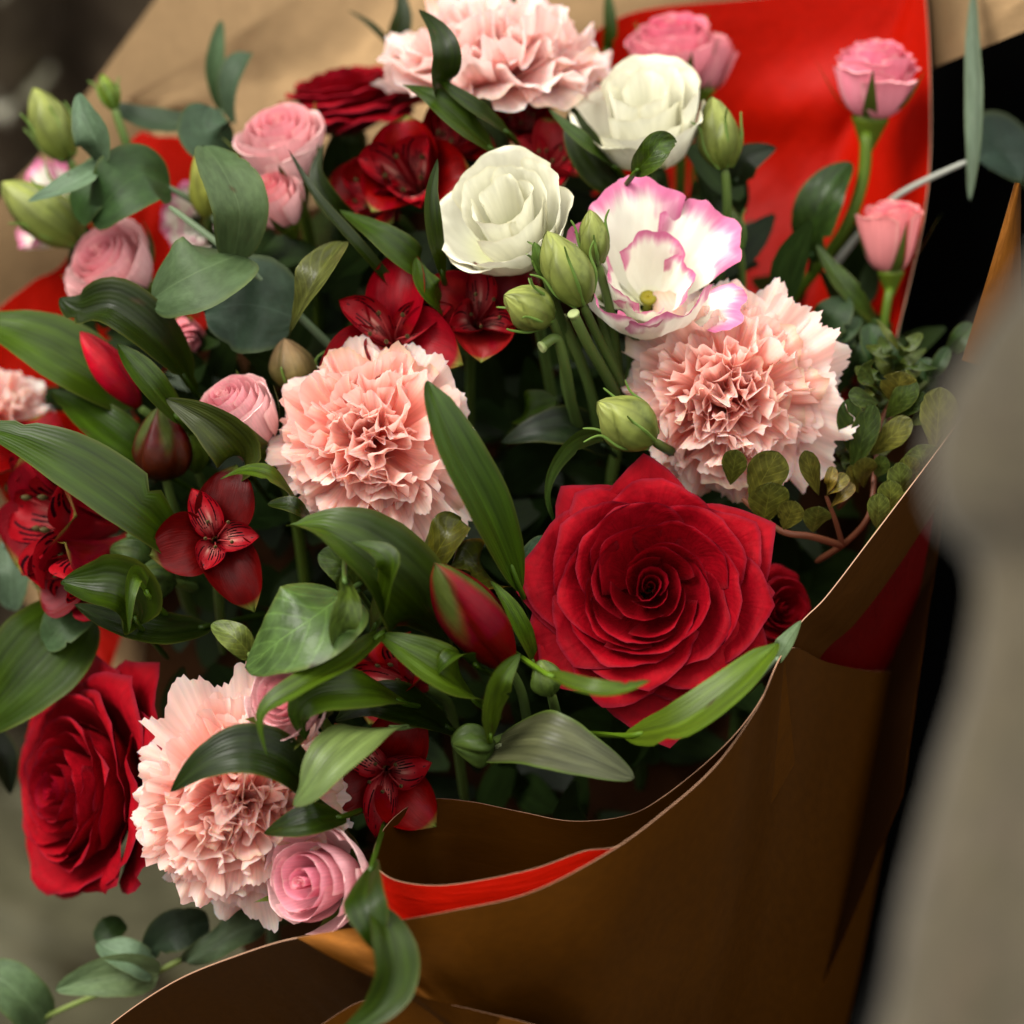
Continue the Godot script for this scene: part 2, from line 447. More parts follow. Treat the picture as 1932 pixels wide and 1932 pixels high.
# six tepals: three broad plain ones, three narrow dashed ones, and stamens
func alstro(th: Node3D, off: Vector3, B: Basis, R: float, o: Dictionary) -> void:
	var open: float = o.get("open", 0.6)
	var red: Color = o.get("col", lin(104, 3, 12))
	for j in 6:
		var inner := j % 2 == 1
		var a: float = j * TAU / 6.0 + o.get("turn", 0.0) + (rng.randf() - 0.5) * 0.5
		var op := open * (0.6 + 0.6 * rng.randf()) * (0.85 if inner else 1.05)
		var len := R * (0.97 if inner else 1.05) * (0.9 + 0.2 * rng.randf())
		var wd := R * (0.28 if inner else 0.46) * (0.9 + 0.2 * rng.randf())
		var p0 := Vector2(R * 0.05, 0)
		var p1 := Vector2(R * 0.10, len * 0.45)
		var p2 := Vector2(len * (0.20 + 0.45 * op), len * (1.0 - 0.35 * op))
		var p3 := Vector2(len * (0.25 + 0.85 * op), len * (1.18 - 0.75 * op))
		var dx := Vector3(cos(a), 0, sin(a))
		var dz := Vector3(-sin(a), 0, cos(a))
		var sd := rng.randf() * 50.0
		var cup: float = (0.55 if inner else 0.30) + 0.35 * rng.randf()
		var curl := (rng.randf() - 0.4) * 0.5
		var f := func(u: float, v: float) -> Vector3:
			var q := bez(p0, p1, p2, p3, v)
			var w := wd * (0.16 + pow(maxf(0.0, sin(PI * pow(v, 1.35))), 0.75) * 0.9) * (1.0 if v < 0.9 else sqrt(maxf(0.0, (1.0 - v) * 10.0)) * 0.9 + 0.1)
			var k := u * u * w * cup
			var b: float = R * 0.05 * nz.get_noise_2d(u * 30.0 + sd, v * 40.0)
			return off + B * (dx * (q.x - k * 0.6) + Vector3(0, q.y + k + b + curl * w * u * v, 0) + dz * (u * w * (1.0 - 0.25 * cup * u * u)))
		var tone := 0.75 + 0.4 * rng.randf()
		var c := func(u: float, v: float) -> Color:
			if inner:
				return Color(1, 1, 1) * tone
			var k := red * tone * (1.0 + 0.3 * nz.get_noise_2d(u * 50.0 + sd, v * 20.0))
			k = k.lerp(lin(90, 110, 45), smoothstep(0.90, 0.97, v) * (1.0 - absf(u) * 0.6))
			return k.lerp(lin(120, 40, 40), clampf(0.4 - v, 0, 1))
		part(th, "tepal", sheet(14, 18, f, c), M.dashes if inner else M.tepal)
	for j in 5:
		var a := j * TAU / 5.0 + 0.4
		var d := Vector3(cos(a), 0, sin(a))
		var e: Vector3 = d * R * (0.16 + 0.12 * rng.randf()) + Vector3(0, R * (0.72 + 0.2 * rng.randf()), 0)
		var st := part(th, "stamen", tube([off + B * (d * R * 0.03), off + B * (d * R * 0.08 + Vector3(0, R * 0.45, 0)), off + B * e], R * 0.012, R * 0.009, lin(190, 70, 70)), M.stem)
		var at_: Vector3 = off + B * e
		var an := func(u: float, v: float) -> Vector3:
			var r := R * 0.03 * sin(v * PI)
			return at_ + B * Vector3(cos(u * PI) * r, R * 0.07 * (v - 0.5) * 2.0, sin(u * PI) * r)
		part(st, "anther", sheet(8, 6, an, func(_u: float, _v: float) -> Color: return lin(95, 85, 50)), M.stem)

# a closed bud from base to tip; lobes spiral round it
func bud(th: Node3D, a: Vector3, b: Vector3, half: float, o: Dictionary) -> void:
	var d := (b - a)
	var B := frame(d)
	var len := d.length()
	var w := half * UNIT
	var lobes: float = o.get("lobes", 4.0)
	var twist: float = o.get("twist", 3.5)
	var depth: float = o.get("depth", 0.16)
	var c0: Color = o.get("c0", lin(150, 165, 75))
	var c1: Color = o.get("c1", lin(185, 190, 105))
	var fat: float = o.get("fat", 0.8)
	var sd := rng.randf() * TAU
	var bend := Vector3(rng.randf() - 0.5, 0, rng.randf() - 0.5) * w * 0.7
	var f := func(u: float, v: float) -> Vector3:
		var ang := u * PI
		var saw := fposmod((ang + sd) * lobes / TAU + twist * v * v * 0.35, 1.0)
		var r := w * pow(maxf(0.0, sin(PI * pow(v * 0.97 + 0.03, fat))), 0.85) * (1.0 + depth * (smoothstep(0.0, 0.82, saw) * (1.0 - smoothstep(0.82, 1.0, saw)) - 0.5)) + w * 0.10
		if v > 0.93:
			r *= sqrt(maxf(0.0, (1.0 - v) / 0.07))
		r += w * 0.06 * nz.get_noise_2d(ang * 20.0 + sd * 30.0, v * 50.0)
		return a + B * (Vector3(cos(ang) * r, v * len, sin(ang) * r) + bend * sin(v * PI * 0.5) * v)
	var c := func(u: float, v: float) -> Color:
		var saw := fposmod((u * PI + sd) * lobes / TAU + twist * v * v * 0.35, 1.0)
		var k := c0.lerp(c1, v)
		if o.has("c2"):
			k = k.lerp(o.c2, smoothstep(0.55, 0.95, v + 0.25 * sin(saw * TAU)))
		return k.lerp(o.get("line", c0 * 0.55), smoothstep(0.86, 0.97, saw) * 0.5)
	part(th, o.get("called", "bud_petals"), sheet(int(o.get("seg", 40)), 24, f, c), M[o.get("m", "bud")])
	# slender sepals hugging it, tips bent outwards
	for k in int(o.get("sepals", 5)):
		var an: float = k * TAU / o.get("sepals", 5) + sd
		var e := Vector3(cos(an), 0, sin(an))
		var l := len * (0.55 + 0.4 * rng.randf())
		var pts := [a + B * (e * w * 0.35), a + B * (e * w * 1.02 + Vector3(0, l * 0.4, 0)), a + B * (e * w * (1.1 + 0.2 * rng.randf()) + Vector3(0, l * 0.8, 0)), a + B * (e * w * (1.25 + 0.6 * rng.randf()) + Vector3(0, l, 0))]
		part(th, "sepal", tube(pts, 0.0008, 0.0003, lin(95, 125, 50), lin(110, 140, 60), 5), M.stem)

func lathe(th: Node3D, called: String, off: Vector3, B: Basis, prof: Array, c0: Color, c1: Color, m: Material) -> void:
	var pts := []
	for q in prof:
		pts.append(Vector3(q[0], q[1], 0))
	var f := func(u: float, v: float) -> Vector3:
		var q := spline(pts, v)
		return off + B * Vector3(cos(u * PI) * q.x, q.y, sin(u * PI) * q.x)
	part(th, called, sheet(18, 14, f, func(_u: float, v: float) -> Color: return c0.lerp(c1, v)), m)

# five leafy sepals below a rose
func sepals(th: Node3D, off: Vector3, B: Basis, R: float, n: int, out: float, length: float) -> void:
	for k in n:
		var an := k * TAU / n + rng.randf() * 0.5
		var bow := rng.randf()
		var f := func(u: float, v: float) -> Vector3:
			var q := bez(Vector2(R * 0.12, -R * 0.05), Vector2(R * 0.9, R * 0.1), Vector2(R * (0.95 + out * 0.4), length * 0.6), Vector2(R * (0.95 + out * (0.6 + bow)), length), v)
			var w := R * 0.26 * pow(1.0 - v, 0.8) * (0.6 + 0.4 * sin(v * PI)) * u
			return off + B * (Vector3(cos(an) * q.x, q.y, sin(an) * q.x) + Vector3(-sin(an), 0, cos(an)) * w)
		part(th, "sepal", sheet(4, 14, f, func(_u: float, v: float) -> Color: return lin(84, 104, 34).lerp(lin(110, 120, 50), v)), M.stem)

# ------------------------------------------------------------------ the flowers by kind
func ring(th: Node3D, B: Basis, R: float, H: float, tips: Array, col: Color, rim: Color) -> void:
	for q in tips:
		var r1: float = R * q[1]
		var h: float = R * H * q[2]
		var pr := [Vector2(r1 * 0.12, 0), Vector2(r1 * 0.66, h * 0.35), Vector2(r1 * 0.70, h * 1.10), Vector2(r1, h * 0.92)]
		var tone := 0.9 + 0.2 * rng.randf()
		var c := func(u: float, v: float) -> Color:
			return (col * tone).lerp(rim, maxf(smoothstep(0.95, 1.0, v), smoothstep(0.95, 1.0, absf(u)) * 0.6) * 0.8)
		part(th, "petal", petal(B, q[0], 0.86, pr, {"point": 0.60, "pow": 1.0, "bump": R * 0.05, "lip": R * 0.05, "seed": q[0] * 9.0, "spiral": 0.04, "nu": 26, "nv": 18}, c), M.rose)

func big_rose(label: String, x: float, y: float, z: float, dir: Vector3, r: float, o := {}) -> void:
	var R := r * UNIT * (DIST - z) / DIST
	var d := dir.normalized()
	var H: float = o.get("H", 0.72)
	var base: Vector3 = L(x, y, z) - d * R * H
	var th := thing("red_rose", label, "rose", base, "large dark red roses")
	var B := frame(d, o.get("roll", 0.0))
	rose(th, Vector3.ZERO, B, R, o.get("n", 40), o, "rose", lin(122, 0, 17), lin(124, 0, 20), lin(102, 24, 34))
	ring(th, B, R, H, o.get("ring", []), lin(124, 0, 20), lin(102, 24, 34))
	lathe(th, "calyx", Vector3.ZERO, B, [[R * 0.02, -R * 0.32], [R * 0.13, -R * 0.25], [R * 0.17, -R * 0.06], [R * 0.12, R * 0.04]], lin(70, 90, 40), lin(80, 100, 45), M.stem)
	part(th, "stem", tube([-d * R * 0.3, -d * R * 0.9 + Vector3(0, -0.02, -0.01), -d * R * 1.2 + Vector3(0.0, -0.07, -0.03)], 0.003, 0.003, lin(60, 80, 35)), M.stem)

func spray_rose(label: String, x: float, y: float, z: float, dir: Vector3, r: float, o := {}) -> void:
	var R := r * UNIT * (DIST - z) / DIST
	var d := dir.normalized()
	var H: float = o.get("H", 1.5)
	var base: Vector3 = L(x, y, z) - d * R * H * o.get("mid", 0.55)
	var th := thing("spray_rose", label, "rose", base, "small pink spray roses")
	var B := frame(d, o.get("roll", 0.0))
	var p := {"H": H, "foot": 0.30, "low": 0.12, "waist": 0.98, "k": 0.28, "drop": 0.12, "wi": 1.7, "wo": 0.95, "point": 0.16, "belly": 0.95, "lip": 0.05, "bump": 0.07, "seed": x * 0.01, "ex": 0.8, "pow": 2.0, "rimk": 0.5}
	p.merge(o, true)
	rose(th, Vector3.ZERO, B, R, o.get("n", 15), p, "pink", o.get("inner", lin(236, 146, 158)), o.get("outer", lin(238, 194, 192)), o.get("rim", lin(232, 208, 190)))
	sepals(th, Vector3.ZERO, B, R * 0.9, 5, o.get("sep", 0.3), R * H * o.get("seplen", 0.75))
	lathe(th, "hip", Vector3.ZERO, B, [[R * 0.14, -R * 0.75], [R * 0.24, -R * 0.5], [R * 0.36, -R * 0.2], [R * 0.42, -R * 0.04], [R * 0.36, R * 0.10], [R * 0.1, R * 0.12]], lin(90, 110, 30), lin(100, 118, 36), M.stem)
	var st: Array = o.get("stem", [])
	if st.is_empty():
		part(th, "stem", tube([-d * R * 0.7, -d * R * 1.6 + Vector3(0, -0.01, -0.01), -d * R * 2.0 + Vector3(0, -0.05, -0.04)], R * 0.14, R * 0.13, lin(84, 105, 35)), M.stem)
	else:
		part(th, "stem", tube([-d * R * 0.7] + locals(st, base), R * 0.15, R * 0.14, lin(92, 115, 32), lin(80, 105, 34)), M.stem)

func pink_carnation(label: String, x: float, y: float, z: float, dir: Vector3, r: float, o := {}) -> void:
	var R := r * UNIT * (DIST - z) / DIST
	var d := dir.normalized()
	var base: Vector3 = L(x, y, z) - d * R * o.get("sink", 0.5)
	var th := thing("carnation", label, "carnation", base, "pale pink carnations")
	var B := frame(d, o.get("roll", 0.0))
	carnation(th, Vector3.ZERO, B, R, o.get("n", 64), o, o.get("deep", lin(255, 146, 126)), o.get("mid", lin(255, 184, 168)), o.get("pale", lin(253, 218, 207)))
	part(th, "stem", tube([-d * R * 0.7, -d * R * 1.4 + Vector3(0, -0.02, -0.02), -d * R * 1.6 + Vector3(0, -0.08, -0.04)], 0.0025, 0.0025, lin(90, 115, 75)), M.stem)

func red_alstro(label: String, x: float, y: float, z: float, dir: Vector3, r: float, o := {}) -> void:
	var R := r * UNIT * (DIST - z) / DIST
	var d := dir.normalized()
	var base: Vector3 = L(x, y, z) - d * R * 0.7
	var th := thing("alstroemeria", label, "alstroemeria", base, "dark red alstroemeria blooms")
	alstro(th, Vector3.ZERO, frame(d), R, o)
	part(th, "flower_stalk", tube([Vector3.ZERO, -d * R * 0.5 + Vector3(0, -0.005, -0.005), -d * R * 0.8 + Vector3(0, -0.04, -0.03)], 0.002, 0.0018, lin(80, 100, 45)), M.stem)

func green_bud(label: String, tip: Array, base: Array, half: float, stem: Array, o := {}) -> void:
	var b := L(base[0], base[1], base[2])
	var th := thing(o.get("thing", "lisianthus_bud"), label, o.get("cat", "flower bud"), b, o.get("group", "pale green lisianthus buds"))
	bud(th, Vector3.ZERO, L(tip[0], tip[1], tip[2]) - b, half, o)
	if stem.size():
		part(th, "stem", tube([Vector3.ZERO] + locals(stem, b), o.get("r", 0.0016), 0.0019, lin(100, 122, 58), lin(78, 105, 50)), M.stem)

func sprig(called: String, label: String, cat: String, stem: Array, r: float, col: Color, group: String) -> Node3D:
	var q = stem[0]
	var p := L(q[0], q[1], q[2])
	var th := thing(called, label, cat, p, group)
	part(th, "stem", tube(locals(stem, p), r, r * 0.7, col), M.stem)
	return th

# paper: rim points and foot points, gold outside and another colour inside, with a cut edge
func paper(th: Node3D, called: String, rim: Array, foot: Array, front: String, fcol: Color, bcol: Color, bulge: float, o := {}) -> void:
	var org := origin_of(th)
	var a := locals(rim, org)
	var b := locals(foot, org)
	var sd: float = o.get("seed", 0.0)
	var crease: float = o.get("crease", 0.002)
	var flare: float = o.get("flare", 0.0)
	var dent: Array = o.get("dent", [])
	var f := func(u: float, v: float) -> Vector3:
		var s := u * 0.5 + 0.5
		var p := spline(a, s)
		var q := spline(b, s)
		var r := p.lerp(q, v)
		r.z += bulge * sin(v * PI) + flare * exp(-v * 9.0)
		r.z += crease * nz.get_noise_2d(u * 26.0 + sd, v * 20.0 + sd) * minf(1.0, v * 4.0)
		for k in dent:
			r.z += k[2] * exp(-(pow((s - k[0]) / k[3], 2.0) + pow((v - k[1]) / k[4], 2.0)))
		return r
	var nu: int = o.get("nu", 90)
	var nv: int = o.get("nv", 40)
	part(th, called, sheet(nu, nv, f, func(_u: float, _v: float) -> Color: return fcol), M[front])
	var th_ := 0.00035 * float(o.get("side", 1.0))
	var fb := func(u: float, v: float) -> Vector3:
		var p: Vector3 = f.call(u, v)
		var e := 0.004
		var n: Vector3 = (f.call(u + e, v) - f.call(u - e, v)).cross(f.call(u, minf(v + e, 1.0)) - f.call(u, maxf(v - e, 0.0)))
		return p + n.normalized() * th_
	part(th, o.get("back", "paper_lining"), sheet(nu, nv, fb, func(_u: float, _v: float) -> Color: return bcol), M.redpaper if o.get("redback", true) else M.gold)
	var fe := func(u: float, v: float) -> Vector3:
		var p: Vector3 = f.call(u, 0.0)
		var q: Vector3 = fb.call(u, 0.0)
		return p.lerp(q, v) + (p - f.call(u, 0.01)).normalized() * 0.00008
	part(th, "cut_edge", sheet(nu, 1, fe, func(_u: float, _v: float) -> Color: return lin(196, 150, 120)), M.stem)

# ------------------------------------------------------------------ scene
func _ready() -> void:
	rng.seed = 77
	nz.seed = 5
	nz.frequency = 0.035
	nz.noise_type = FastNoiseLite.TYPE_SIMPLEX_SMOOTH
	BT = Basis(Vector3.RIGHT, deg_to_rad(-32.0))

	# camera
	var cam := Camera3D.new()
	cam.name = "camera"
	add_child(cam)
	cam.transform = Transform3D(BT, BO + BT * Vector3(0, 0, DIST))
	var at := CameraAttributesPhysical.new()
	at.frustum_focal_length = 12.0 * DIST / (WIDE * 0.5)
	at.frustum_focus_distance = DIST - 0.03
	at.exposure_aperture = 2.7
	at.frustum_near = 0.02
	at.frustum_far = 60.0
	cam.attributes = at
	cam.near = 0.02
	cam.far = 60.0
	cam.current = true

	# overcast sky
	var env := Environment.new()
	env.background_mode = Environment.BG_SKY
	var sm := ProceduralSkyMaterial.new()
	sm.sky_top_color = Color(1.0, 0.99, 0.97)
	sm.sky_horizon_color = Color(0.12, 0.118, 0.112)
	sm.sky_curve = 0.5
	sm.ground_horizon_color = Color(0.05, 0.048, 0.045)
	sm.ground_bottom_color = Color(0.06, 0.055, 0.05)
	sm.sun_angle_max = 1.0
	sm.sky_energy_multiplier = 1.0
	var sky := Sky.new()
	sky.sky_material = sm
	env.sky = sky
	env.background_energy_multiplier = 1.0
	env.tonemap_mode = Environment.TONE_MAPPER_LINEAR
	env.tonemap_exposure = 4.8
	env.sdfgi_enabled = true
	env.ssao_enabled = true
	env.ssil_enabled = true
	var we := WorldEnvironment.new()
	we.name = "world_environment"
	we.environment = env
	add_child(we)
	var sun := DirectionalLight3D.new()
	sun.name = "sun"
	sun.light_energy = 0.43
	sun.light_angular_distance = 30.0
	sun.light_color = Color(1.0, 0.985, 0.955)
	sun.shadow_enabled = true
	add_child(sun)
	sun.look_at_from_position(Vector3(-0.62, 1.0, 0.18), Vector3.ZERO)

	make_materials()
	setting()
	papers()
	main_flowers()
	foliage()

func setting() -> void:
	# ground far below
	var g := MeshInstance3D.new()
	g.name = "ground"
	g.set_meta("kind", "structure")
	g.set_meta("label", "grey stone paving far below the bouquet")
	var gm := StandardMaterial3D.new()
	gm.albedo_color = Color(0.26, 0.245, 0.20)
	gm.albedo_texture = T.wool
	gm.uv1_scale = Vector3(20, 20, 1)
	gm.roughness = 0.95
	var pl := PlaneMesh.new()
	pl.size = Vector2(60, 60)
	g.mesh = pl
	g.material_override = gm
	add_child(g)

	# the tree trunk behind on the left
	var tp := Vector3(-0.36, 0, -1.02)
	var tr := Node3D.new()
	tr.name = "tree_trunk"
	add_child(tr)
	tr.position = tp
	tr.set_meta("label", "thick tree trunk with dark rough bark and pale lichen behind the bouquet on the left")
	tr.set_meta("category", "tree")
	var f := func(u: float, v: float) -> Vector3:
		var a := u * PI
		var r := 0.42 + 0.12 * exp(-v * 5.0)
		r += 0.035 * nz.get_noise_3d(cos(a) * 60.0, v * 40.0, sin(a) * 60.0)
		r += 0.016 * (1.0 - 2.0 * absf(nz.get_noise_3d(cos(a) * 220.0, v * 120.0, sin(a) * 220.0)))
		r -= 0.05 * exp(-pow((a - 1.32) / 0.05, 2.0)) * smoothstep(0.25, 0.4, v)
		return Vector3(cos(a) * r, v * 2.6, sin(a) * r)
	var c := func(u: float, v: float) -> Color:
		var k := nz.get_noise_2d(u * 200.0, v * 300.0)
		return lin(200, 190, 170).lerp(lin(245, 235, 215), clampf(0.5 + k, 0, 1)).lerp(Color(1, 1, 0.9), 1.0 - smoothstep(0.2, 0.3, v)) * 2.2
	part(tr, "bark", sheet(220, 160, f, c), M.bark)

	# a low weathered stone block before the trunk
	var sb := Node3D.new()
	sb.name = "stone_block"
	add_child(sb)
	sb.position = Vector3(-0.42, 0, -0.38)
	sb.set_meta("label", "low weathered grey stone block under the lower left of the bouquet")
	sb.set_meta("category", "stone")
	var fb := func(u: float, v: float) -> Vector3:
		var a := u * PI
		var k := 1.0 / pow(pow(absf(cos(a)), 6.0) + pow(absf(sin(a)), 6.0), 1.0 / 6.0)
		var q := bez(Vector2(1.0, 0.0), Vector2(1.0, 0.62), Vector2(0.98, 0.60), Vector2(0.0, 0.60), v)
		var n := nz.get_noise_3d(cos(a) * q.x * 90.0, q.y * 90.0, sin(a) * q.x * 90.0) * 0.02
		return Vector3(cos(a) * k * q.x * (0.46 + n), q.y + n * 1.2, sin(a) * k * q.x * (0.26 + n))
	part(sb, "block", sheet(90, 60, fb, func(u: float, v: float) -> Color: return lin(66, 63, 48).lerp(lin(30, 27, 19), smoothstep(0.05, 0.45, nz.get_noise_2d(u * 110.0, v * 130.0))).lerp(lin(92, 90, 74), smoothstep(0.25, 0.6, nz.get_noise_2d(u * 90.0 + 70.0, v * 110.0)))), M.cloth)

	# dark clothing of the person who holds the bouquet, and the blurred grey sleeve in front
	var pc := thing("dark_coat", "black coat of the person behind the right side of the bouquet", "coat", L(2050, 1900, -0.22))
	var org := origin_of(pc)
	var body := func(u: float, v: float) -> Vector3:
		var p := L(2300 - 420.0 * v * v, -700 + 3600 * v, -0.20) - org
		var a := u * PI
		var r := 0.135 + 0.02 * v + 0.006 * nz.get_noise_2d(u * 60.0, v * 50.0)
		return p + Vector3(cos(a) * r, 0, sin(a) * r * 0.8)
	part(pc, "coat_body", sheet(60, 60, body, func(_u: float, _v: float) -> Color: return lin(8, 7, 7)), M.cloth)
	var sl := thing("grey_coat_sleeve", "grey wool coat sleeve with a bulging cuff, blurred close to the lens on the right", "coat", L(1950, 2000, 0.40))
	var so := origin_of(sl)
	var rows := [[2075, 430, 90], [2040, 540, 130], [2005, 640, 165], [1985, 760, 208], [1972, 870, 224], [1985, 980, 214], [2015, 1060, 175], [2030, 1130, 178], [2030, 1250, 200], [2020, 1400, 230], [2000, 1600, 262], [1965, 1800, 275], [1930, 2000, 292], [1900, 2250, 310]]
	var cen := []
	for q in rows:
		cen.append(Vector3(q[0], q[1], q[2]))
	var fs := func(u: float, v: float) -> Vector3:
		var q := spline(cen, v)
		var a := u * PI
		var s := (DIST - 0.40) / DIST
		var r := q.z * UNIT * s * (1.0 + 0.10 * nz.get_noise_2d(u * 45.0, v * 60.0) + 0.05 * nz.get_noise_2d(u * 120.0, v * 40.0))
		return L(q.x, q.y, 0.40) - so + Vector3(cos(a) * r, 0.15 * r * sin(a), sin(a) * r * 0.7)
	part(sl, "sleeve", sheet(60, 90, fs, func(u: float, v: float) -> Color: return lin(70, 63, 49) * (1.0 + 0.4 * nz.get_noise_2d(u * 40.0, v * 50.0))), M.wool)

func papers() -> void:
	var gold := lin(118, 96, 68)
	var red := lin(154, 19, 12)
	var brown := lin(78, 46, 10)  # same paper as gold; the shade on its front is painted in
	var gp := thing("gold_wrapping_paper", "gold brown wrapping paper rolled around the front and back of the bouquet", "wrapping paper", L(1100, 1900, 0.0))
	# front wrap
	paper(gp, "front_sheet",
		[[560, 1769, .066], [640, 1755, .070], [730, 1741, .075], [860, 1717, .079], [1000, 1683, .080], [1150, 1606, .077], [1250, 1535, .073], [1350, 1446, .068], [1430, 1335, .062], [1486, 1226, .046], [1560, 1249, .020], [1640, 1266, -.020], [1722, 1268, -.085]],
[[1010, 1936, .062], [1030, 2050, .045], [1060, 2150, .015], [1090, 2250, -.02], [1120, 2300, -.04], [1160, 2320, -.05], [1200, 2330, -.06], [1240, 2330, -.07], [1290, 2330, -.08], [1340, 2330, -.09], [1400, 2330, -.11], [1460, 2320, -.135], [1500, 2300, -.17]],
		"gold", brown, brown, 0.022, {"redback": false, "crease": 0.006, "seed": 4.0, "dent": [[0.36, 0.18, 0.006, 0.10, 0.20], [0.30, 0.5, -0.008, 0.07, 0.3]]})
	# lower left flap, turned under
	paper(gp, "side_flap",
		[[140, 2010, .030], [210, 1932, .034], [330, 1850, .042], [450, 1800, .050], [565, 1766, .058], [720, 1748, .062], [860, 1740, .062]],
		[[700, 2300, -.06], [760, 2300, -.055], [820, 2300, -.05], [880, 2300, -.045], [940, 2300, -.04], [1000, 2300, -.035], [1060, 2300, -.03]],
		"gold", brown, red, -0.006, {"crease": 0.003, "seed": 14.0, "flare": 0.004})
	paper(gp, "bottom_fold",
		[[430, 2060, .050], [600, 1938, .060], [700, 1885, .066], [820, 1892, .070], [920, 1912, .070], [1040, 1945, .070], [1150, 2000, .066]],
		[[800, 2300, .0], [860, 2300, .01], [920, 2300, .02], [980, 2300, .02], [1040, 2300, .02], [1100, 2300, .02], [1160, 2300, .01]],
		"gold", brown, brown, 0.012, {"crease": 0.003, "seed": 24.0, "redback": false})
	# the rolled edge
	paper(gp, "rolled_edge",
		[[1480, 1240, .047], [1420, 1345, .048], [1350, 1424, .048], [1250, 1505, .045], [1180, 1540, .040], [1080, 1550, .032], [980, 1532, .024], [880, 1512, .018], [800, 1510, .018], [742, 1545, .030], [707, 1600, .046], [716, 1640, .057], [760, 1664, .063], [850, 1669, .067], [1000, 1641, .069], [1100, 1606, .068], [1165, 1596, .064], [1260, 1545, .058], [1350, 1465, .052]],
		[[1500, 1440, .030], [1440, 1540, .030], [1370, 1620, .030], [1270, 1700, .026], [1200, 1740, .022], [1110, 1750, .016], [1010, 1735, .012], [910, 1720, .008], [835, 1720, .008], [785, 1755, .018], [755, 1800, .034], [764, 1830, .045], [805, 1850, .052], [890, 1850, .056], [1020, 1830, .058], [1110, 1800, .058], [1170, 1770, .056], [1270, 1700, .050], [1370, 1620, .046]],
		"gold", brown, red, 0.0, {"crease": 0.0006, "nu": 160, "nv": 16, "side": -1.0})
	# right side, strip of gold along the rim over the red lining
	paper(gp, "right_sheet",
		[[1440, 1320, .030], [1500, 1192, .036], [1560, 1126, .036], [1640, 1022, .034], [1770, 850, .028], [1880, 700, .015]],
		[[1480, 1400, .010], [1545, 1246, .012], [1610, 1180, .010], [1680, 1090, .008], [1790, 925, .002], [1900, 770, -.010]],
		"gold", brown, red, 0.001, {"crease": 0.0006, "nu": 60, "nv": 10})
	# back sheets
	paper(gp, "back_sheet",
		[[-260, 760, -.10], [-30, 410, -.13], [90, 275, -.145], [300, -10, -.16], [430, -190, -.17], [700, -330, -.18]],
		[[300, 1500, -.10], [420, 1450, -.10], [560, 1400, -.11], [700, 1350, -.11], [850, 1300, -.11], [1000, 1280, -.11]],
		"gold", gold, gold, -0.02, {"crease": 0.006, "seed": 31.0, "redback": false})
	paper(gp, "second_back_sheet",
		[[240, 186, -.125], [400, 92, -.14], [575, -10, -.15], [900, -180, -.155], [1500, -260, -.155], [1900, -200, -.15], [2100, -60, -.15]],
		[[330, 300, -.125], [500, 420, -.12], [700, 480, -.12], [950, 500, -.12], [1300, 350, -.15], [1500, 300, -.16], [1752, 130, -.15]],
		"gold", gold, gold, -0.01, {"crease": 0.008, "seed": 41.0, "redback": false})
	paper(gp, "top_right_flap",
		[[1650, -120, -.12], [1850, -140, -.07], [2100, -160, -.04]],
		[[1700, 150, -.115], [1800, 112, -.07], [2100, -10, -.04]],
		"gold", gold, gold, 0.004, {"crease": 0.003, "seed": 51.0, "redback": false, "nu": 20, "nv": 12})
	paper(gp, "pointed_corner",
		[[1916, 345, .02], [1870, 500, .02], [1815, 680, .02]],
		[[1925, 350, .018], [1925, 520, .018], [1930, 720, .015]],
		"gold", brown, brown, 0.002, {"crease": 0.001, "redback": false, "nu": 20, "nv": 10})
	# red lining paper
	var rp := thing("red_lining_paper", "bright red lining paper standing up behind the flowers on the right and left", "wrapping paper", L(1450, 600, -0.12))
	paper(rp, "right_panel",
		[[1080, 90, -.105], [1200, 22, -.108], [1450, -6, -.112], [1700, -40, -.10], [1742, -40, -.085], [1752, 330, -.065], [1690, 640, -.055]],
		[[1150, 700, -.115], [1200, 740, -.12], [1300, 760, -.12], [1400, 760, -.12], [1500, 760, -.115], [1550, 780, -.10], [1600, 800, -.09]],
		"redpaper", red, red, -0.016, {"crease": 0.010, "seed": 61.0, "dent": [[0.42, 0.26, 0.008, 0.10, 0.09], [0.30, 0.42, -0.010, 0.10, 0.18]]})
	paper(rp, "left_panel",
		[[-120, 720, -.075], [-20, 600, -.085], [60, 532, -.09], [130, 482, -.095], [245, 268, -.105], [300, 258, -.105], [370, 262, -.105], [470, 280, -.105]],
		[[200, 1300, -.10], [230, 1200, -.10], [270, 1100, -.10], [330, 1000, -.10], [380, 950, -.105], [430, 900, -.105], [480, 880, -.105], [520, 860, -.105]],
		"redpaper", red, red, -0.012, {"crease": 0.008, "seed": 71.0})
	paper(rp, "shade_tinted_inner_wall",
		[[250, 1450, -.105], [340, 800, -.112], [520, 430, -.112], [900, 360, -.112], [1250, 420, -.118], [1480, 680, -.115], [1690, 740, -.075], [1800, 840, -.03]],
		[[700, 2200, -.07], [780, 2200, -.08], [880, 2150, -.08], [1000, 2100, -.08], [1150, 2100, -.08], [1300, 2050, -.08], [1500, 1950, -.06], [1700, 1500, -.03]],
		"gold", lin(60, 38, 16), lin(80, 46, 12), -0.004, {"crease": 0.006, "seed": 91.0, "nu": 60, "nv": 30})  # deep shade inside the wrap, painted as a darker paper colour
	paper(rp, "shade_tinted_front_lining",
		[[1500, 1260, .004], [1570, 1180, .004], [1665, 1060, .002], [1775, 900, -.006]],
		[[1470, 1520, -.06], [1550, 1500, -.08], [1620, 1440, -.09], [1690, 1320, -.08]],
		"redpaper", lin(62, 5, 4), red, 0.004, {"crease": 0.002, "seed": 81.0, "nu": 30, "nv": 20})  # same red paper as the panels, shade at the right painted into its colour

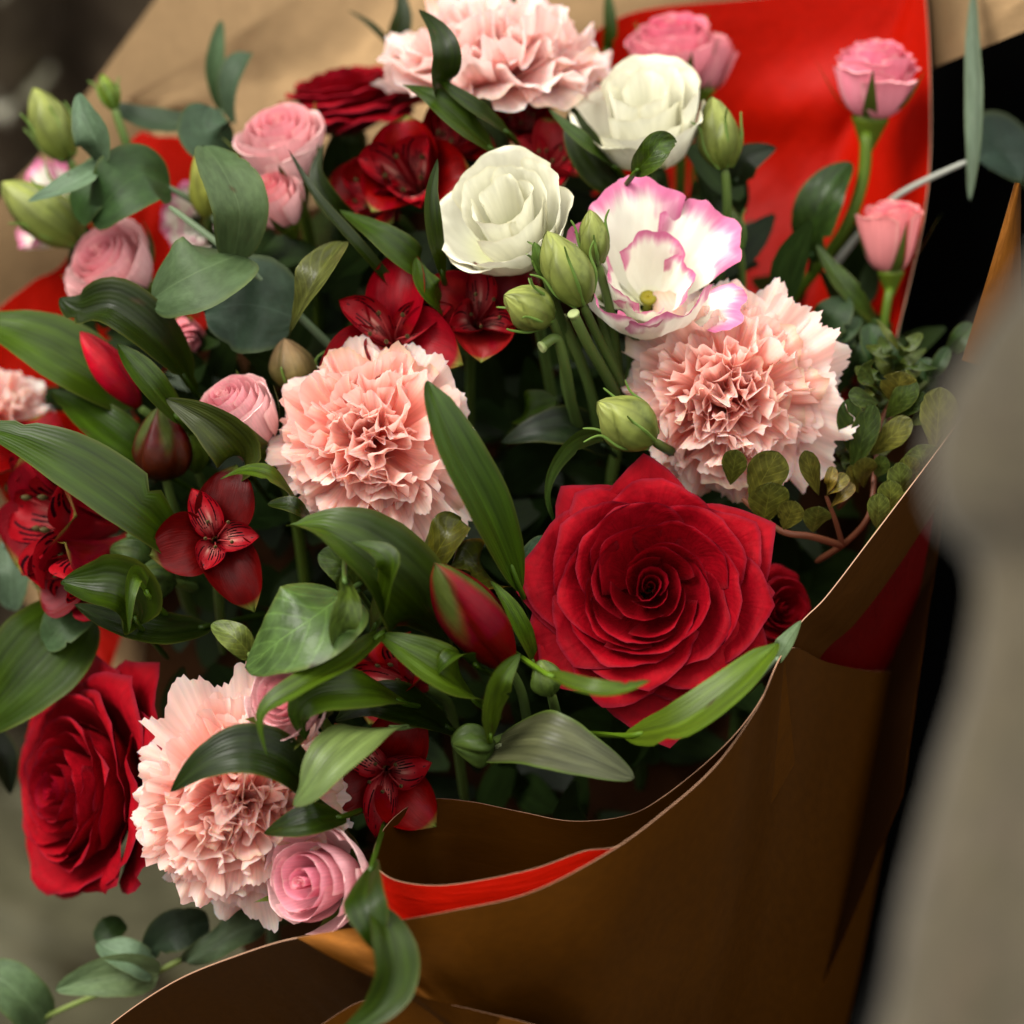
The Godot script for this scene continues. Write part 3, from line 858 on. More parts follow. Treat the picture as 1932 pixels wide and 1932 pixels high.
func main_flowers() -> void:
	big_rose("largest red rose, fully open and facing the viewer, beside the front paper rim", 1226, 1104, 0.045, Vector3(-0.03, 0.12, 1.0), 268, {"n": 33, "ring": [[-1.66, 0.98, 0.30], [-1.0, 0.98, 0.36], [0.12, 1.03, 0.34], [1.15, 1.0, 0.38], [2.04, 1.16, 0.22], [3.02, 1.04, 0.30], [-2.55, 0.96, 0.38], [0.62, 0.92, 0.30], [1.62, 1.0, 0.24]], "H": 0.60, "k": 0.60, "drop": 0.11, "wi": 1.25, "roll": 0.6, "seed": 2.0, "point": 0.46, "wo": 0.74, "pow": 1.05, "ex": 0.85, "bump": 0.06})
	big_rose("red rose at the far left seen from its side beside a pink carnation", 86, 1490, -0.012, Vector3(-0.78, 0.06, 0.60), 298, {"n": 30, "H": 0.62, "k": 0.5, "drop": 0.16, "seed": 5.0, "point": 0.44, "bump": 0.10, "pow": 1.08, "ex": 0.82, "jit": 0.10})
	big_rose("dark red rose seen edge-on at the top left of the highest carnation", 640, 128, -0.085, Vector3(-0.15, 0.93, 0.30), 178, {"n": 32, "H": 0.7, "k": 0.5, "drop": 0.2, "seed": 8.0})

	pink_carnation("round salmon pink carnation left of centre, under the striped red alstroemeria", 682, 815, 0.035, Vector3(-0.12, 0.12, 1.0), 182, {"sink": 0.75, "n": 52, "skirt": [0.95, 1.25, 1.6]})
	pink_carnation("pink carnation with flat pale outer petals, right above the largest red rose", 1365, 772, 0.020, Vector3(-0.10, -0.20, 1.0), 176, {"sink": 0.62, "n": 62, "skirt": [-1.7, -1.2, -0.7, -0.2, 0.3, -2.2]})
	pink_carnation("pink carnation touching the left red rose above the paper rim", 440, 1540, 0.046, Vector3(-0.04, -0.12, 1.0), 192, {"sink": 0.66, "n": 62, "flat": 0.75, "skirt": [-1.9, 1.3, 1.8]})
	pink_carnation("blush carnation at the top edge, seen from its side", 935, 130, -0.06, Vector3(0.03, 0.95, 0.30), 215, {"sink": 0.15, "n": 50, "deep": lin(252, 176, 164), "mid": lin(252, 204, 196), "pale": lin(250, 222, 214), "flat": 0.62, "spread": 1.55})
	pink_carnation("sliver of a pale pink carnation cut by the left edge", -35, 775, -0.055, Vector3(-0.2, 0.3, 0.9), 100, {"n": 40, "sink": 0.5, "mid": lin(248, 196, 186)})

	white_lisianthus("white lisianthus in the centre in front of red alstroemeria", 962, 420, 0.005, Vector3(-0.20, 0.52, 0.80), 114, 1.0)
	white_lisianthus("white lisianthus higher up, below the pink spray rose", 1218, 230, -0.03, Vector3(-0.10, 0.74, 0.62), 112, 4.0)
	pink_lisianthus("white lisianthus with purple pink petal rims and a yellow stigma", 1226, 524, 0.01, Vector3(0.0, 0.52, 0.85), 168)
	pink_lisianthus("blurred pink rimmed lisianthus behind the long green bud at the left edge", 95, 400, -0.085, Vector3(-0.7, 0.2, 0.5), 100)
	pink_lisianthus("dim pink rimmed lisianthus glimpsed behind the upper eucalyptus stem", 375, 425, -0.085, Vector3(-0.2, -0.2, 0.9), 80)
	big_rose("red rose mostly hidden behind the right side of the largest one", 1490, 1150, -0.005, Vector3(0.45, 0.05, 0.85), 92, {"n": 16, "H": 0.7, "seed": 11.0})

	spray_rose("pink spray rose on a tall stem in front of the red paper, top right", 1650, 140, -0.06, Vector3(0.05, 0.92, 0.32), 84, {"H": 1.75, "stem": [[1635, 260, -.062], [1628, 340, -.064], [1590, 440, -.068], [1500, 560, -.085], [1450, 660, -.1]], "inner": lin(226, 96, 128), "outer": lin(222, 138, 152), "roll": 0.8, "sep": 0.45, "n": 21, "flare": 0.18, "k": 0.38})
	spray_rose("half closed pink spray rose bud below the tall one, beside the black coat", 1682, 440, -0.05, Vector3(-0.02, 0.95, 0.28), 60, {"H": 2.2, "stem": [[1676, 560, -.05], [1660, 660, -.055], [1640, 760, -.07]], "inner": lin(226, 90, 112), "outer": lin(226, 140, 140), "sep": 0.55, "seplen": 0.85, "n": 16, "k": 0.1, "flare": 0.12})
	spray_rose("pink spray rose peeping out behind the upper white lisianthus", 1270, 85, -0.075, Vector3(-0.12, 0.85, 0.5), 86, {"H": 1.4, "inner": lin(226, 96, 128), "outer": lin(224, 140, 152), "n": 18})
	spray_rose("pink spray rose bud side on, right behind the upper white lisianthus", 1345, 110, -0.08, Vector3(0.2, 0.9, 0.3), 44, {"H": 2.4, "n": 12, "sep": 0.1, "seplen": 0.9, "outer": lin(214, 130, 140)})
	spray_rose("pink spray rose between eucalyptus and red alstroemeria, upper left", 535, 270, -0.045, Vector3(-0.18, 0.72, 0.65), 92, {"H": 1.5, "n": 18, "roll": 1.0})
	spray_rose("smaller pink spray rose hanging just under the upper left one", 520, 375, -0.035, Vector3(-0.28, 0.62, 0.70), 58, {"H": 1.9, "n": 14, "inner": lin(232, 120, 130)})
	spray_rose("pink spray rose under the two dark eucalyptus leaves at the left", 212, 500, -0.045, Vector3(-0.45, 0.50, 0.70), 98, {"H": 1.3, "n": 18, "roll": 2.0})
	spray_rose("pink spray rose with an open swirl, left of the central carnation", 450, 780, 0.005, Vector3(-0.45, 0.68, 0.62), 82, {"H": 1.75, "n": 20, "roll": 0.4})
	spray_rose("pink spray rose lying on the paper rim beside the lowest carnation", 600, 1658, 0.045, Vector3(-0.50, 0.02, 0.82), 110, {"H": 1.4, "n": 15, "roll": 2.6, "inner": lin(238, 136, 160)})
	spray_rose("pink spray rose half hidden by green leaves over the lowest carnation", 545, 1322, 0.053, Vector3(-0.35, 0.25, 0.9), 86, {"H": 1.2, "n": 18})
	spray_rose("closed dusky pink spray rose bud under the dark folded leaf at the left", 350, 635, -0.04, Vector3(0.3, -0.5, 0.7), 40, {"H": 1.9, "n": 10, "outer": lin(200, 110, 115)})

	red_alstro("dark red alstroemeria cluster bloom left of the central white lisianthus", 770, 330, -0.03, Vector3(-0.20, 0.25, 0.9), 165, {"open": 0.55, "turn": 0.3})
	red_alstro("dark red alstroemeria half open behind the first, just under the top carnation", 850, 270, -0.05, Vector3(0.2, 0.7, 0.6), 120, {"open": 0.55, "turn": 0.9})
	red_alstro("dark red alstroemeria buried between the thin long leaf and the red cluster bloom", 700, 370, -0.04, Vector3(-0.5, 0.35, 0.7), 125, {"open": 0.55, "turn": 1.2, "col": lin(96, 2, 12)})
	red_alstro("dark red alstroemeria half hidden under the blush carnation left of the upper white bloom", 985, 225, -0.055, Vector3(0.0, 0.6, 0.7), 100, {"open": 0.6, "turn": 0.2, "col": lin(110, 4, 14)})
	red_alstro("lighter red alstroemeria petals showing right behind the central white lisianthus", 1040, 300, -0.035, Vector3(0.25, 0.55, 0.75), 110, {"open": 0.7, "turn": 0.5, "col": lin(132, 24, 30)})
	red_alstro("striped red alstroemeria with pale throat directly above the central carnation", 735, 625, 0.005, Vector3(-0.05, 0.25, 0.95), 150, {"open": 0.95, "turn": 0.52, "col": lin(122, 8, 18)})
	red_alstro("striped red alstroemeria under the central white lisianthus, turned to the right", 910, 590, 0.0, Vector3(0.15, 0.2, 0.95), 132, {"open": 0.9, "turn": 1.57, "col": lin(112, 14, 18)})
	red_alstro("large red alstroemeria bloom at the left edge below the long leaf", 95, 985, -0.01, Vector3(-0.75, 0.05, 0.6), 205, {"open": 0.5, "turn": 0.2, "col": lin(104, 3, 16)})
	red_alstro("burgundy alstroemeria drooping below the large bloom at the left edge", 150, 1075, 0.0, Vector3(-0.7, -0.5, 0.55), 165, {"open": 0.4, "turn": 0.5, "col": lin(100, 3, 16)})
	red_alstro("red alstroemeria petals rising above the long leaf at the left edge", 70, 850, -0.03, Vector3(-0.2, 0.7, 0.6), 130, {"open": 0.6, "turn": 0.6})
	red_alstro("small blackish red alstroemeria bloom at the tip of the long veined leaf", 408, 1012, 0.025, Vector3(0.14, 0.1, 1.0), 128, {"open": 0.85, "turn": 0.9, "col": lin(76, 2, 9)})
	red_alstro("red alstroemeria bloom nestled against the rolled paper edge", 725, 1465, 0.025, Vector3(0.0, -0.05, 1.0), 135, {"open": 0.85, "turn": 0.7})
	red_alstro("red alstroemeria seen side-on between green leaves left of the largest rose", 740, 1280, 0.015, Vector3(-0.65, 0.25, 0.65), 130, {"open": 0.6, "turn": 0.1})

	var rc := {"thing": "alstroemeria_bud", "group": "closed red alstroemeria buds", "lobes": 3.0, "twist": 0.6, "depth": 0.3, "sepals": 0, "c0": lin(64, 6, 10), "c1": lin(100, 4, 16), "c2": lin(56, 66, 28), "m": "tepal", "fat": 0.95}
	green_bud("long closed red alstroemeria bud with green tip left of the largest rose", [832, 1050, .055], [962, 1262, .035], 50, [[985, 1310, .02], [1000, 1400, -.01]], rc)
	green_bud("upright blackish red alstroemeria bud between the left leaves", [296, 772, .0], [312, 900, -.01], 50, [[330, 960, -.02], [360, 1030, -.04]], rc.merged({"lobes": 4.0, "fat": 0.7, "c0": lin(44, 22, 12), "c1": lin(62, 3, 9)}, true))
	green_bud("slim bright red alstroemeria bud lying across the dark leaf, upper left", [158, 620, -.01], [262, 768, -.015], 30, [[300, 800, -.02], [340, 860, -.03]], rc.merged({"c1": lin(185, 12, 34), "c2": lin(170, 30, 40)}, true))
	green_bud("plump green alstroemeria bud behind the small blackish red bloom", [205, 1040, .0], [290, 1062, -.005], 34, [[340, 1075, -.02]], rc.merged({"c0": lin(84, 112, 50), "c1": lin(104, 132, 62), "c2": lin(120, 140, 70), "m": "bud", "lobes": 5.0}, true))
	green_bud("second plump green alstroemeria bud just below its twin", [250, 1085, .004], [330, 1100, -.003], 34, [[370, 1110, -.02]], rc.merged({"c0": lin(84, 112, 50), "c1": lin(104, 132, 62), "c2": lin(120, 140, 70), "m": "bud", "lobes": 5.0}, true))
	green_bud("small green alstroemeria bud touching the lower left of the largest rose", [1015, 1250, .05], [1040, 1310, .045], 26, [[1050, 1350, .02]], rc.merged({"c0": lin(90, 115, 45), "c1": lin(110, 135, 55), "c2": lin(120, 140, 60), "m": "bud"}, true))
	green_bud("crumpled green alstroemeria bud above the rolled paper edge", [856, 1420, .04], [930, 1400, .035], 36, [[960, 1390, .02]], rc.merged({"c0": lin(80, 104, 45), "c1": lin(100, 124, 52), "c2": lin(90, 115, 50), "m": "bud", "lobes": 5.0}, true))
	green_bud("closed yellowish alstroemeria bud behind the upright blackish red one", [362, 810, -.01], [372, 890, -.015], 26, [[390, 930, -.03]], rc.merged({"c0": lin(90, 118, 30), "c1": lin(120, 145, 40), "c2": lin(110, 140, 40), "m": "bud", "lobes": 4.0}, true))

	var lb := {"c0": lin(128, 146, 56), "c1": lin(190, 198, 104)}
	green_bud("tallest pale green lisianthus bud right of the upper white bloom", [1345, 182, -.02], [1368, 318, -.022], 38, [[1372, 400, -.03], [1360, 500, -.05], [1340, 600, -.07]], lb)
	green_bud("fattest pale green lisianthus bud under the central white bloom", [1043, 432, .03], [1100, 575, .025], 42, [[1130, 640, .012], [1170, 720, -.005], [1185, 760, -.02]], lb)
	green_bud("narrow pale green lisianthus bud squeezed between the white and pink-edged blooms", [1108, 396, .02], [1128, 498, .016], 27, [[1150, 580, .005], [1165, 680, -.01], [1170, 760, -.02]], lb)
	green_bud("pale green lisianthus bud pointing left below the central white bloom", [950, 562, .03], [1040, 600, .022], 38, [[1062, 660, .01], [1068, 730, -.005], [1090, 800, -.02]], lb)
	green_bud("tiny green lisianthus bud beside the fattest bud", [1008, 455, .026], [1030, 520, .02], 15, [[1050, 580, .01], [1085, 680, -.01]], lb.merged({"c0": lin(95, 128, 45), "c1": lin(110, 145, 55)}, true))
	green_bud("pale green lisianthus bud between the dark hollow and the right carnation", [1124, 758, .03], [1232, 832, .025], 46, [[1280, 860, .0]], lb)
	green_bud("long pale green lisianthus bud at the left edge pointing up", [14, 335, -.05], [150, 455, -.05], 50, [[200, 500, -.06]], lb.merged({"twist": 1.5}, true))
	green_bud("pale green lisianthus bud at the upper left behind a grey leaf", [55, 172, -.06], [130, 300, -.06], 40, [[160, 360, -.065], [200, 450, -.07]], lb)
	green_bud("little bright green lisianthus bud on a thin stem, upper left before the gold paper", [192, 140, -.065], [216, 205, -.065], 19, [[235, 260, -.066], [255, 310, -.07]], lb.merged({"c0": lin(110, 140, 30), "c1": lin(150, 175, 50)}, true))
	green_bud("yellow green lisianthus bud behind the long eucalyptus leaf", [368, 282, -.04], [392, 410, -.045], 26, [[400, 460, -.06]], lb.merged({"c0": lin(170, 180, 70), "c1": lin(205, 205, 95), "sepals": 0}, true))
	green_bud("greenish peach rose bud in its sepals above the central carnation", [545, 636, -.005], [560, 735, -.01], 40, [[565, 780, -.02]], {"thing": "rose_bud", "group": "", "lobes": 3.0, "c0": lin(112, 122, 40), "c1": lin(206, 165, 120), "sepals": 3, "twist": 0.4})
	green_bud("thin green lisianthus bud in the shade right of the pink-edged bloom", [1375, 385, -.05], [1395, 470, -.05], 17, [[1400, 540, -.06], [1395, 640, -.07]], lb.merged({"c0": lin(80, 100, 40), "c1": lin(95, 115, 45)}, true))

func white_lisianthus(label: String, x: float, y: float, z: float, dir: Vector3, r: float, sd: float) -> void:
	var R := r * UNIT * (DIST - z) / DIST
	var d := dir.normalized()
	var base: Vector3 = L(x, y, z) - d * R * 0.75
	var th := thing("white_lisianthus", label, "lisianthus", base, "white lisianthus blooms")
	var B := frame(d)
	var cream := lin(220, 214, 180)
	var col := func(u: float, v: float) -> Color:
		return lin(196, 200, 134).lerp(lin(222, 220, 200), smoothstep(0.0, 0.5, v)).lerp(cream, smoothstep(0.92, 1.0, maxf(v, absf(u))) * 0.6)
	for q in [[0.95, 1.0, 0.95, 1.04, 0.10], [2.75, 1.0, 1.08, 0.92, 0.22], [-0.45, 0.85, 0.92, 1.38, 0.02], [-1.9, 1.05, 0.98, 1.30, 0.06], [1.9, 0.9, 1.0, 0.82, 0.16], [0.1, 0.7, 1.02, 1.08, 0.12], [-2.7, 0.95, 0.72, 1.26, 0.05], [0.9, 1.2, 0.70, 1.22, 0.08], [-1.0, 1.1, 0.66, 1.36, 0.04], [2.2, 1.2, 0.52, 1.30, 0.06], [0.0, 1.3, 0.45, 1.34, 0.05], [-2.0, 1.4, 0.36, 1.36, 0.02]]:
		var r1: float = R * q[2]
		var h: float = R * q[3] * 1.12
		var pr := [Vector2(R * 0.12, 0), Vector2(r1 * 0.98, h * 0.02), Vector2(r1 * 0.92, h * 0.86), Vector2(r1 * (1.0 + q[4] * 0.8), h * (1.0 - q[4] * 0.5))]
		part(th, "petal", petal(B, q[0] + sd * 0.12, q[1], pr, {"point": 0.13, "pow": 2.4, "bump": R * 0.10, "ruffle": R * 0.03, "freq": 6.0, "seed": q[0] * 5.0 + sd * 3.0, "spiral": 0.10, "nu": 26, "nv": 18, "lip": R * 0.06}, col), M.white)
	lathe(th, "calyx", Vector3.ZERO, frame(d), [[R * 0.06, -R * 0.3], [R * 0.16, -R * 0.1], [R * 0.3, R * 0.04]], lin(90, 120, 50), lin(130, 150, 80), M.stem)
	part(th, "stem", tube([-d * R * 0.25, -d * R * 0.7 + Vector3(0.004, -0.015, -0.01), -d * R + Vector3(0.01, -0.05, -0.03)], 0.0018, 0.002, lin(90, 115, 55)), M.stem)

func pink_lisianthus(label: String, x: float, y: float, z: float, dir: Vector3, r: float) -> void:
	var R := r * UNIT
	var d := dir.normalized()
	var base: Vector3 = L(x, y, z) - d * R * 0.62
	var th := thing("pink_edged_lisianthus", label, "lisianthus", base)
	var B := frame(d)
	var w := func(_u: float, _v: float) -> Color: return Color(1, 1, 1)
	# outer whorl: [angle, half width, radius, height, belly]
	for q in [[-1.85, 0.72, 1.12, 0.98, 0.60], [-0.75, 0.66, 1.12, 0.86, 0.58], [-2.75, 0.70, 1.02, 0.82, 0.70], [0.42, 0.40, 1.16, 0.62, 0.55], [1.25, 0.85, 0.78, 0.98, 0.96], [2.25, 0.85, 0.84, 0.98, 0.95]]:
		var r1: float = R * q[2]
		var h: float = R * q[3]
		var pr := [Vector2(R * 0.10, 0), Vector2(r1 * q[4], h * 0.12), Vector2(r1 * q[4], h * 0.85), Vector2(r1, h)]
		part(th, "petal", petal(B, q[0], q[1], pr, {"point": 0.16, "pow": 2.2, "bump": R * 0.12, "ruffle": R * 0.03, "freq": 8.0, "seed": q[0] * 5.0 + 3.0, "spiral": 0.05, "nu": 30, "nv": 20}, w), M.pinkrim)
	for q in [[-1.5, 0.95, 0.50, 0.82], [-0.2, 0.8, 0.46, 0.70], [2.8, 0.9, 0.50, 0.78], [1.9, 0.75, 0.46, 0.62]]:
		var r1: float = R * q[2]
		var h: float = R * q[3]
		var pr := [Vector2(R * 0.08, R * 0.05), Vector2(r1 * 0.8, h * 0.15), Vector2(r1 * 0.80, h * 0.75), Vector2(r1, h)]
		part(th, "petal", petal(B, q[0], q[1], pr, {"point": 0.14, "pow": 2.2, "bump": R * 0.08, "ruffle": R * 0.02, "freq": 7.0, "seed": q[0] * 7.0 + 1.0, "spiral": 0.10, "nu": 28, "nv": 18}, w), M.pinkrim)
	lathe(th, "stigma", Vector3.ZERO, B, [[R * 0.05, 0], [R * 0.05, R * 0.14], [R * 0.06, R * 0.2], [R * 0.10, R * 0.24], [R * 0.085, R * 0.275], [R * 0.04, R * 0.28], [0.0, R * 0.27]], lin(130, 142, 50), lin(160, 142, 16), M.stem)
	part(th, "stem", tube([Vector3.ZERO, -d * R * 0.5 + Vector3(-0.004, -0.01, -0.005), -d * R * 0.8 + Vector3(-0.012, -0.05, -0.02)], 0.0022, 0.0022, lin(95, 120, 55)), M.stem)

func foliage() -> void:
	var dk := lin(42, 60, 10)
	var md := lin(64, 92, 16)
	var br := lin(92, 124, 28)
	var ol := lin(84, 88, 28)
	var fz := Vector3(0, 0.1, 1)
	var nu := Vector3(0.1, 0.7, 0.7)
	leaf("dark green leaf stub poking up at the top edge left of the blush carnation", [[752, 130, -.09], [752, 70, -.085], [760, 20, -.085], [750, -40, -.09]], 24, "lance", "alst", dk, Vector3(0.2, 0.2, 0.9), null, {})
	leaf("thin stalk-like leaf slanting at the top edge before the gold paper", [[745, 95, -.09], [715, 62, -.088], [690, 40, -.088], [655, 18, -.09]], 9, "lance", "alst", dk, Vector3(0.2, 0.4, 0.9), null, {})
	leaf("green leaf tip at the top edge beside the upper right corner of the blush carnation", [[1140, 110, -.095], [1150, 60, -.09], [1148, 10, -.09], [1146, -40, -.095]], 17, "lance", "alst", md, Vector3(0.4, 0.2, 0.9), null, {})
	leaf("mossy green leaf bit behind the top of the blush carnation", [[860, 60, -.105], [900, 20, -.10], [960, 8, -.10], [1010, -10, -.105]], 24, "lance", "alst", ol, Vector3(0.1, 0.6, 0.8), null, {})
	# --- alstroemeria leaves
	leaf("upright pointed glossy leaf in the dark hollow right of the central carnation", [[985, 1120, .03], [930, 985, .05], [862, 850, .06], [822, 760, .06], [806, 718, .055]], 54, "lance", "alst", md, Vector3(0.55, 0.15, 0.8), Vector3(0.6, 0.1, 0.75), {"fold": 0.3})
	leaf("long broad leaf with parallel veins running from the left edge to the blackish bloom", [[352, 1052, .01], [270, 965, .03], [150, 880, .035], [40, 826, .03], [-60, 800, .02]], 64, "lance", "alst", md, Vector3(0.2, 0.5, 0.85), null, {"fold": 0.12})
	leaf("wide blurred leaf at the left edge above the red lining", [[262, 765, -.03], [160, 690, -.02], [40, 625, -.02], [-80, 600, -.03]], 76, "lance", "alst", md.lerp(br, 0.3), Vector3(0.1, 0.6, 0.8), null, {"fold": 0.1})
	leaf("dark folded leaf bending over the left pink spray rose", [[372, 745, -.02], [300, 650, .0], [215, 580, .005], [150, 585, -.005], [112, 562, -.01]], 62, "lance", "alst", dk, Vector3(0.3, 0.5, 0.8), Vector3(0.1, 0.2, 0.9), {"fold": 0.5})
	leaf("narrow green leaf standing before the dark folded one", [[345, 800, .0], [290, 735, .012], [245, 680, .012], [222, 648, .01]], 34, "lance", "alst", md, Vector3(0.5, 0.2, 0.8), null, {"fold": 0.5})
	leaf("dark olive leaf curving under the open pink spray rose", [[478, 905, .0], [450, 850, .02], [390, 795, .025], [312, 752, .02]], 50, "lance", "alst", dk.lerp(ol, 0.3), Vector3(-0.25, 0.4, 0.85), Vector3(-0.5, 0.2, 0.8), {"fold": 0.4})
	leaf("green leaf spread behind the upright blackish red bud", [[330, 905, -.025], [230, 830, -.015], [150, 770, -.02], [95, 735, -.03]], 50, "lance", "alst", md, Vector3(0.1, 0.6, 0.7), null, {})
	leaf("short light green leaf under the left side of the central carnation", [[575, 968, .02], [520, 905, .03], [465, 888, .03], [415, 905, .025]], 28, "lance", "alst", br.lerp(md, 0.5), Vector3(0.1, 0.8, 0.5), null, {"fold": 0.2})
	leaf("little dark leaf below the short light green one", [[592, 990, .025], [555, 955, .035], [505, 950, .03]], 18, "oval", "broad", dk, Vector3(0.1, 0.5, 0.8), null, {"called": "rose_leaf"})
	leaf("big dark twisted leaf below the central carnation with a bright green tip", [[875, 1235, .01], [790, 1140, .04], [690, 1050, .055], [610, 1000, .055], [540, 992, .045]], 84, "lance", "alst", dk, Vector3(-0.45, 0.35, 0.8), Vector3(-0.1, 0.85, 0.35), {"fold": 0.35, "tip": br, "edge": 0.15})
	leaf("green leaf fold doubled over the big dark twisted leaf", [[700, 1200, .04], [735, 1110, .06], [725, 1050, .066], [660, 1022, .06]], 34, "lance", "alst", md, Vector3(-0.7, 0.1, 0.6), Vector3(-0.2, 0.8, 0.5), {"fold": 0.4})
	leaf("large oval leathery leaf with a whitish sheen left of the big dark leaf", [[652, 1120, .05], [590, 1165, .062], [520, 1215, .06], [462, 1260, .05]], 88, "heart", "broad", lin(92, 122, 60), Vector3(-0.15, 0.45, 0.85), null, {"called": "leathery_leaf", "fold": 0.1, "edge": -0.08})
	leaf("small leathery leaf folded against the right rim of the whitish sheen leaf", [[650, 1085, .06], [655, 1140, .07], [640, 1190, .07], [630, 1225, .06]], 30, "oval", "broad", lin(84, 112, 48), Vector3(0.6, 0.2, 0.8), null, {"called": "leathery_leaf"})
	leaf("thin leathery leaf behind the top of the whitish sheen leaf", [[680, 1120, .03], [650, 1070, .04], [600, 1045, .04]], 40, "oval", "broad", lin(84, 112, 48), Vector3(-0.2, 0.5, 0.8), null, {"called": "leathery_leaf"})
	leaf("curling strap leaf that hooks down over the half hidden pink rose", [[735, 1180, .045], [660, 1245, .06], [570, 1295, .07], [498, 1345, .072], [505, 1428, .07]], 34, "lance", "alst", br.lerp(md, 0.5), Vector3(-0.35, 0.5, 0.75), Vector3(-0.8, 0.2, 0.5), {"fold": 0.35})
	leaf("arched green leaf over the pink rose, bending down at its tip", [[775, 1330, .035], [700, 1308, .055], [610, 1310, .065], [565, 1345, .065], [578, 1398, .06]], 46, "lance", "alst", md, Vector3(-0.2, 0.55, 0.8), Vector3(-0.5, 0.1, 0.8), {"fold": 0.3})
	leaf("bright grey green leaf with strong parallel veins above the lowest spray rose", [[765, 1372, .04], [690, 1380, .062], [625, 1430, .070], [580, 1490, .070], [552, 1518, .065]], 54, "lance", "alst", lin(120, 146, 84), Vector3(-0.45, 0.45, 0.8), null, {"fold": 0.06})
	leaf("dark leaf arching leftwards over the lowest carnation", [[600, 1510, .045], [540, 1440, .06], [460, 1415, .066], [385, 1440, .064], [322, 1494, .058]], 52, "lance", "alst", dk, Vector3(0.1, 0.55, 0.8), Vector3(-0.1, 0.4, 0.9), {"fold": 0.2})
	leaf("short dark leaf pointing left above the lowest spray rose", [[650, 1540, .045], [600, 1545, .058], [545, 1558, .058], [498, 1572, .052]], 34, "lance", "alst", dk.lerp(md, 0.3), Vector3(0.0, 0.55, 0.85), null, {"fold": 0.25})
	leaf("small light green oval leaf beside the tip of the whitish sheen leaf", [[478, 1242, .035], [445, 1205, .04], [400, 1175, .035]], 28, "oval", "broad", lin(110, 130, 62), Vector3(0.1, 0.4, 0.9), null, {"called": "leathery_leaf"})
	leaf("cupped green leaf with a rolled rim below the red bloom at the left", [[262, 1180, .02], [230, 1125, .03], [170, 1110, .03], [115, 1098, .025]], 62, "lance", "alst", md.lerp(dk, 0.4), Vector3(0.0, 0.5, 0.85), null, {"fold": 0.45, "edge": 0.35})
	leaf("rolled green leaf rim ending in a cut tip beside the cupped leaf", [[285, 1130, .025], [255, 1085, .035], [243, 1120, .042], [243, 1195, .042]], 20, "lance", "alst", br.lerp(md, 0.4), Vector3(0.6, 0.2, 0.7), null, {"fold": 0.6})
	leaf("dark leaf lying under the cupped leaf towards the oval one", [[400, 1180, .0], [310, 1190, .012], [210, 1170, .015], [140, 1140, .015]], 46, "lance", "alst", dk, Vector3(0.0, 0.7, 0.7), null, {})
	leaf("huge blurred green leaf at the left edge above the left red rose", [[165, 1140, -.03], [90, 1220, -.015], [10, 1310, -.015], [-70, 1400, -.03]], 92, "lance", "alst", md.lerp(br, 0.2), Vector3(0.3, 0.4, 0.85), null, {"fold": 0.12})
	leaf("olive leathery leaf standing behind the long red bud", [[800, 1110, .02], [815, 1060, .035], [845, 1010, .04], [870, 980, .035]], 42, "obov", "broad", ol, Vector3(-0.2, 0.4, 0.85), null, {"called": "leathery_leaf", "wave": 0.3})
	leaf("olive leathery leaf with an orange rim right of the long red bud tip", [[945, 1115, .015], [915, 1080, .035], [880, 1060, .04], [850, 1068, .04]], 46, "oval", "broad", ol.lerp(dk, 0.4), Vector3(0.2, 0.6, 0.7), null, {"called": "leathery_leaf", "rim": lin(150, 105, 30), "wave": 0.3})
	leaf("small square grey leaf tucked behind the largest rose", [[1010, 1110, .0], [1015, 1060, .015], [1040, 1015, .015]], 40, "round", "euc", lin(96, 118, 100), fz, null, {"called": "eucalyptus_leaf"})
	leaf("grey green underside of a leaf with a bright rim, below the largest rose", [[925, 1412, .03], [1010, 1395, .055], [1105, 1425, .06], [1198, 1468, .055]], 60, "heart", "alst", lin(112, 118, 84), Vector3(0.15, 0.45, 0.85), null, {"fold": 0.1, "rim": lin(110, 140, 40)})
	leaf("bright rolled leaf lying across the bottom of the largest rose", [[1025, 1268, .065], [1095, 1300, .082], [1160, 1305, .085], [1228, 1284, .082]], 25, "lance", "alst", br, Vector3(0.0, 0.75, 0.6), Vector3(0.1, 0.6, 0.7), {"fold": 0.6})
	leaf("bright green leaf lying along the paper rim under the largest rose", [[1175, 1388, .05], [1270, 1370, .066], [1370, 1305, .07], [1440, 1240, .066], [1468, 1212, .06]], 44, "lance", "alst", br, Vector3(-0.4, 0.55, 0.7), null, {"fold": 0.25, "rim": lin(130, 165, 40)})
	leaf("grey leaf tip peeping over the paper rim right of the largest rose", [[1462, 1250, .045], [1482, 1215, .05], [1512, 1170, .045]], 22, "lance", "euc", lin(120, 138, 110), Vector3(-0.6, 0.4, 0.7), null, {"called": "eucalyptus_leaf"})
	leaf("green leaf cupping the side-on red bloom left of the largest rose", [[905, 1330, .03], [850, 1280, .05], [780, 1235, .055], [712, 1195, .05]], 52, "lance", "alst", md.lerp(br, 0.4), Vector3(-0.1, 0.6, 0.75), Vector3(0.3, 0.4, 0.8), {"fold": 0.4})
	leaf("upright bright leaf between the green bud and the grey underside leaf", [[925, 1400, .04], [925, 1340, .055], [945, 1280, .062], [982, 1232, .055]], 32, "lance", "alst", br.lerp(md, 0.3), Vector3(0.55, 0.2, 0.8), null, {"fold": 0.3})
	leaf("rolled green leaf beside the long red bud base", [[1010, 1260, .02], [985, 1200, .035], [955, 1140, .04], [925, 1095, .04]], 26, "lance", "alst", br.lerp(md, 0.3), Vector3(0.6, 0.2, 0.7), null, {"fold": 0.5})
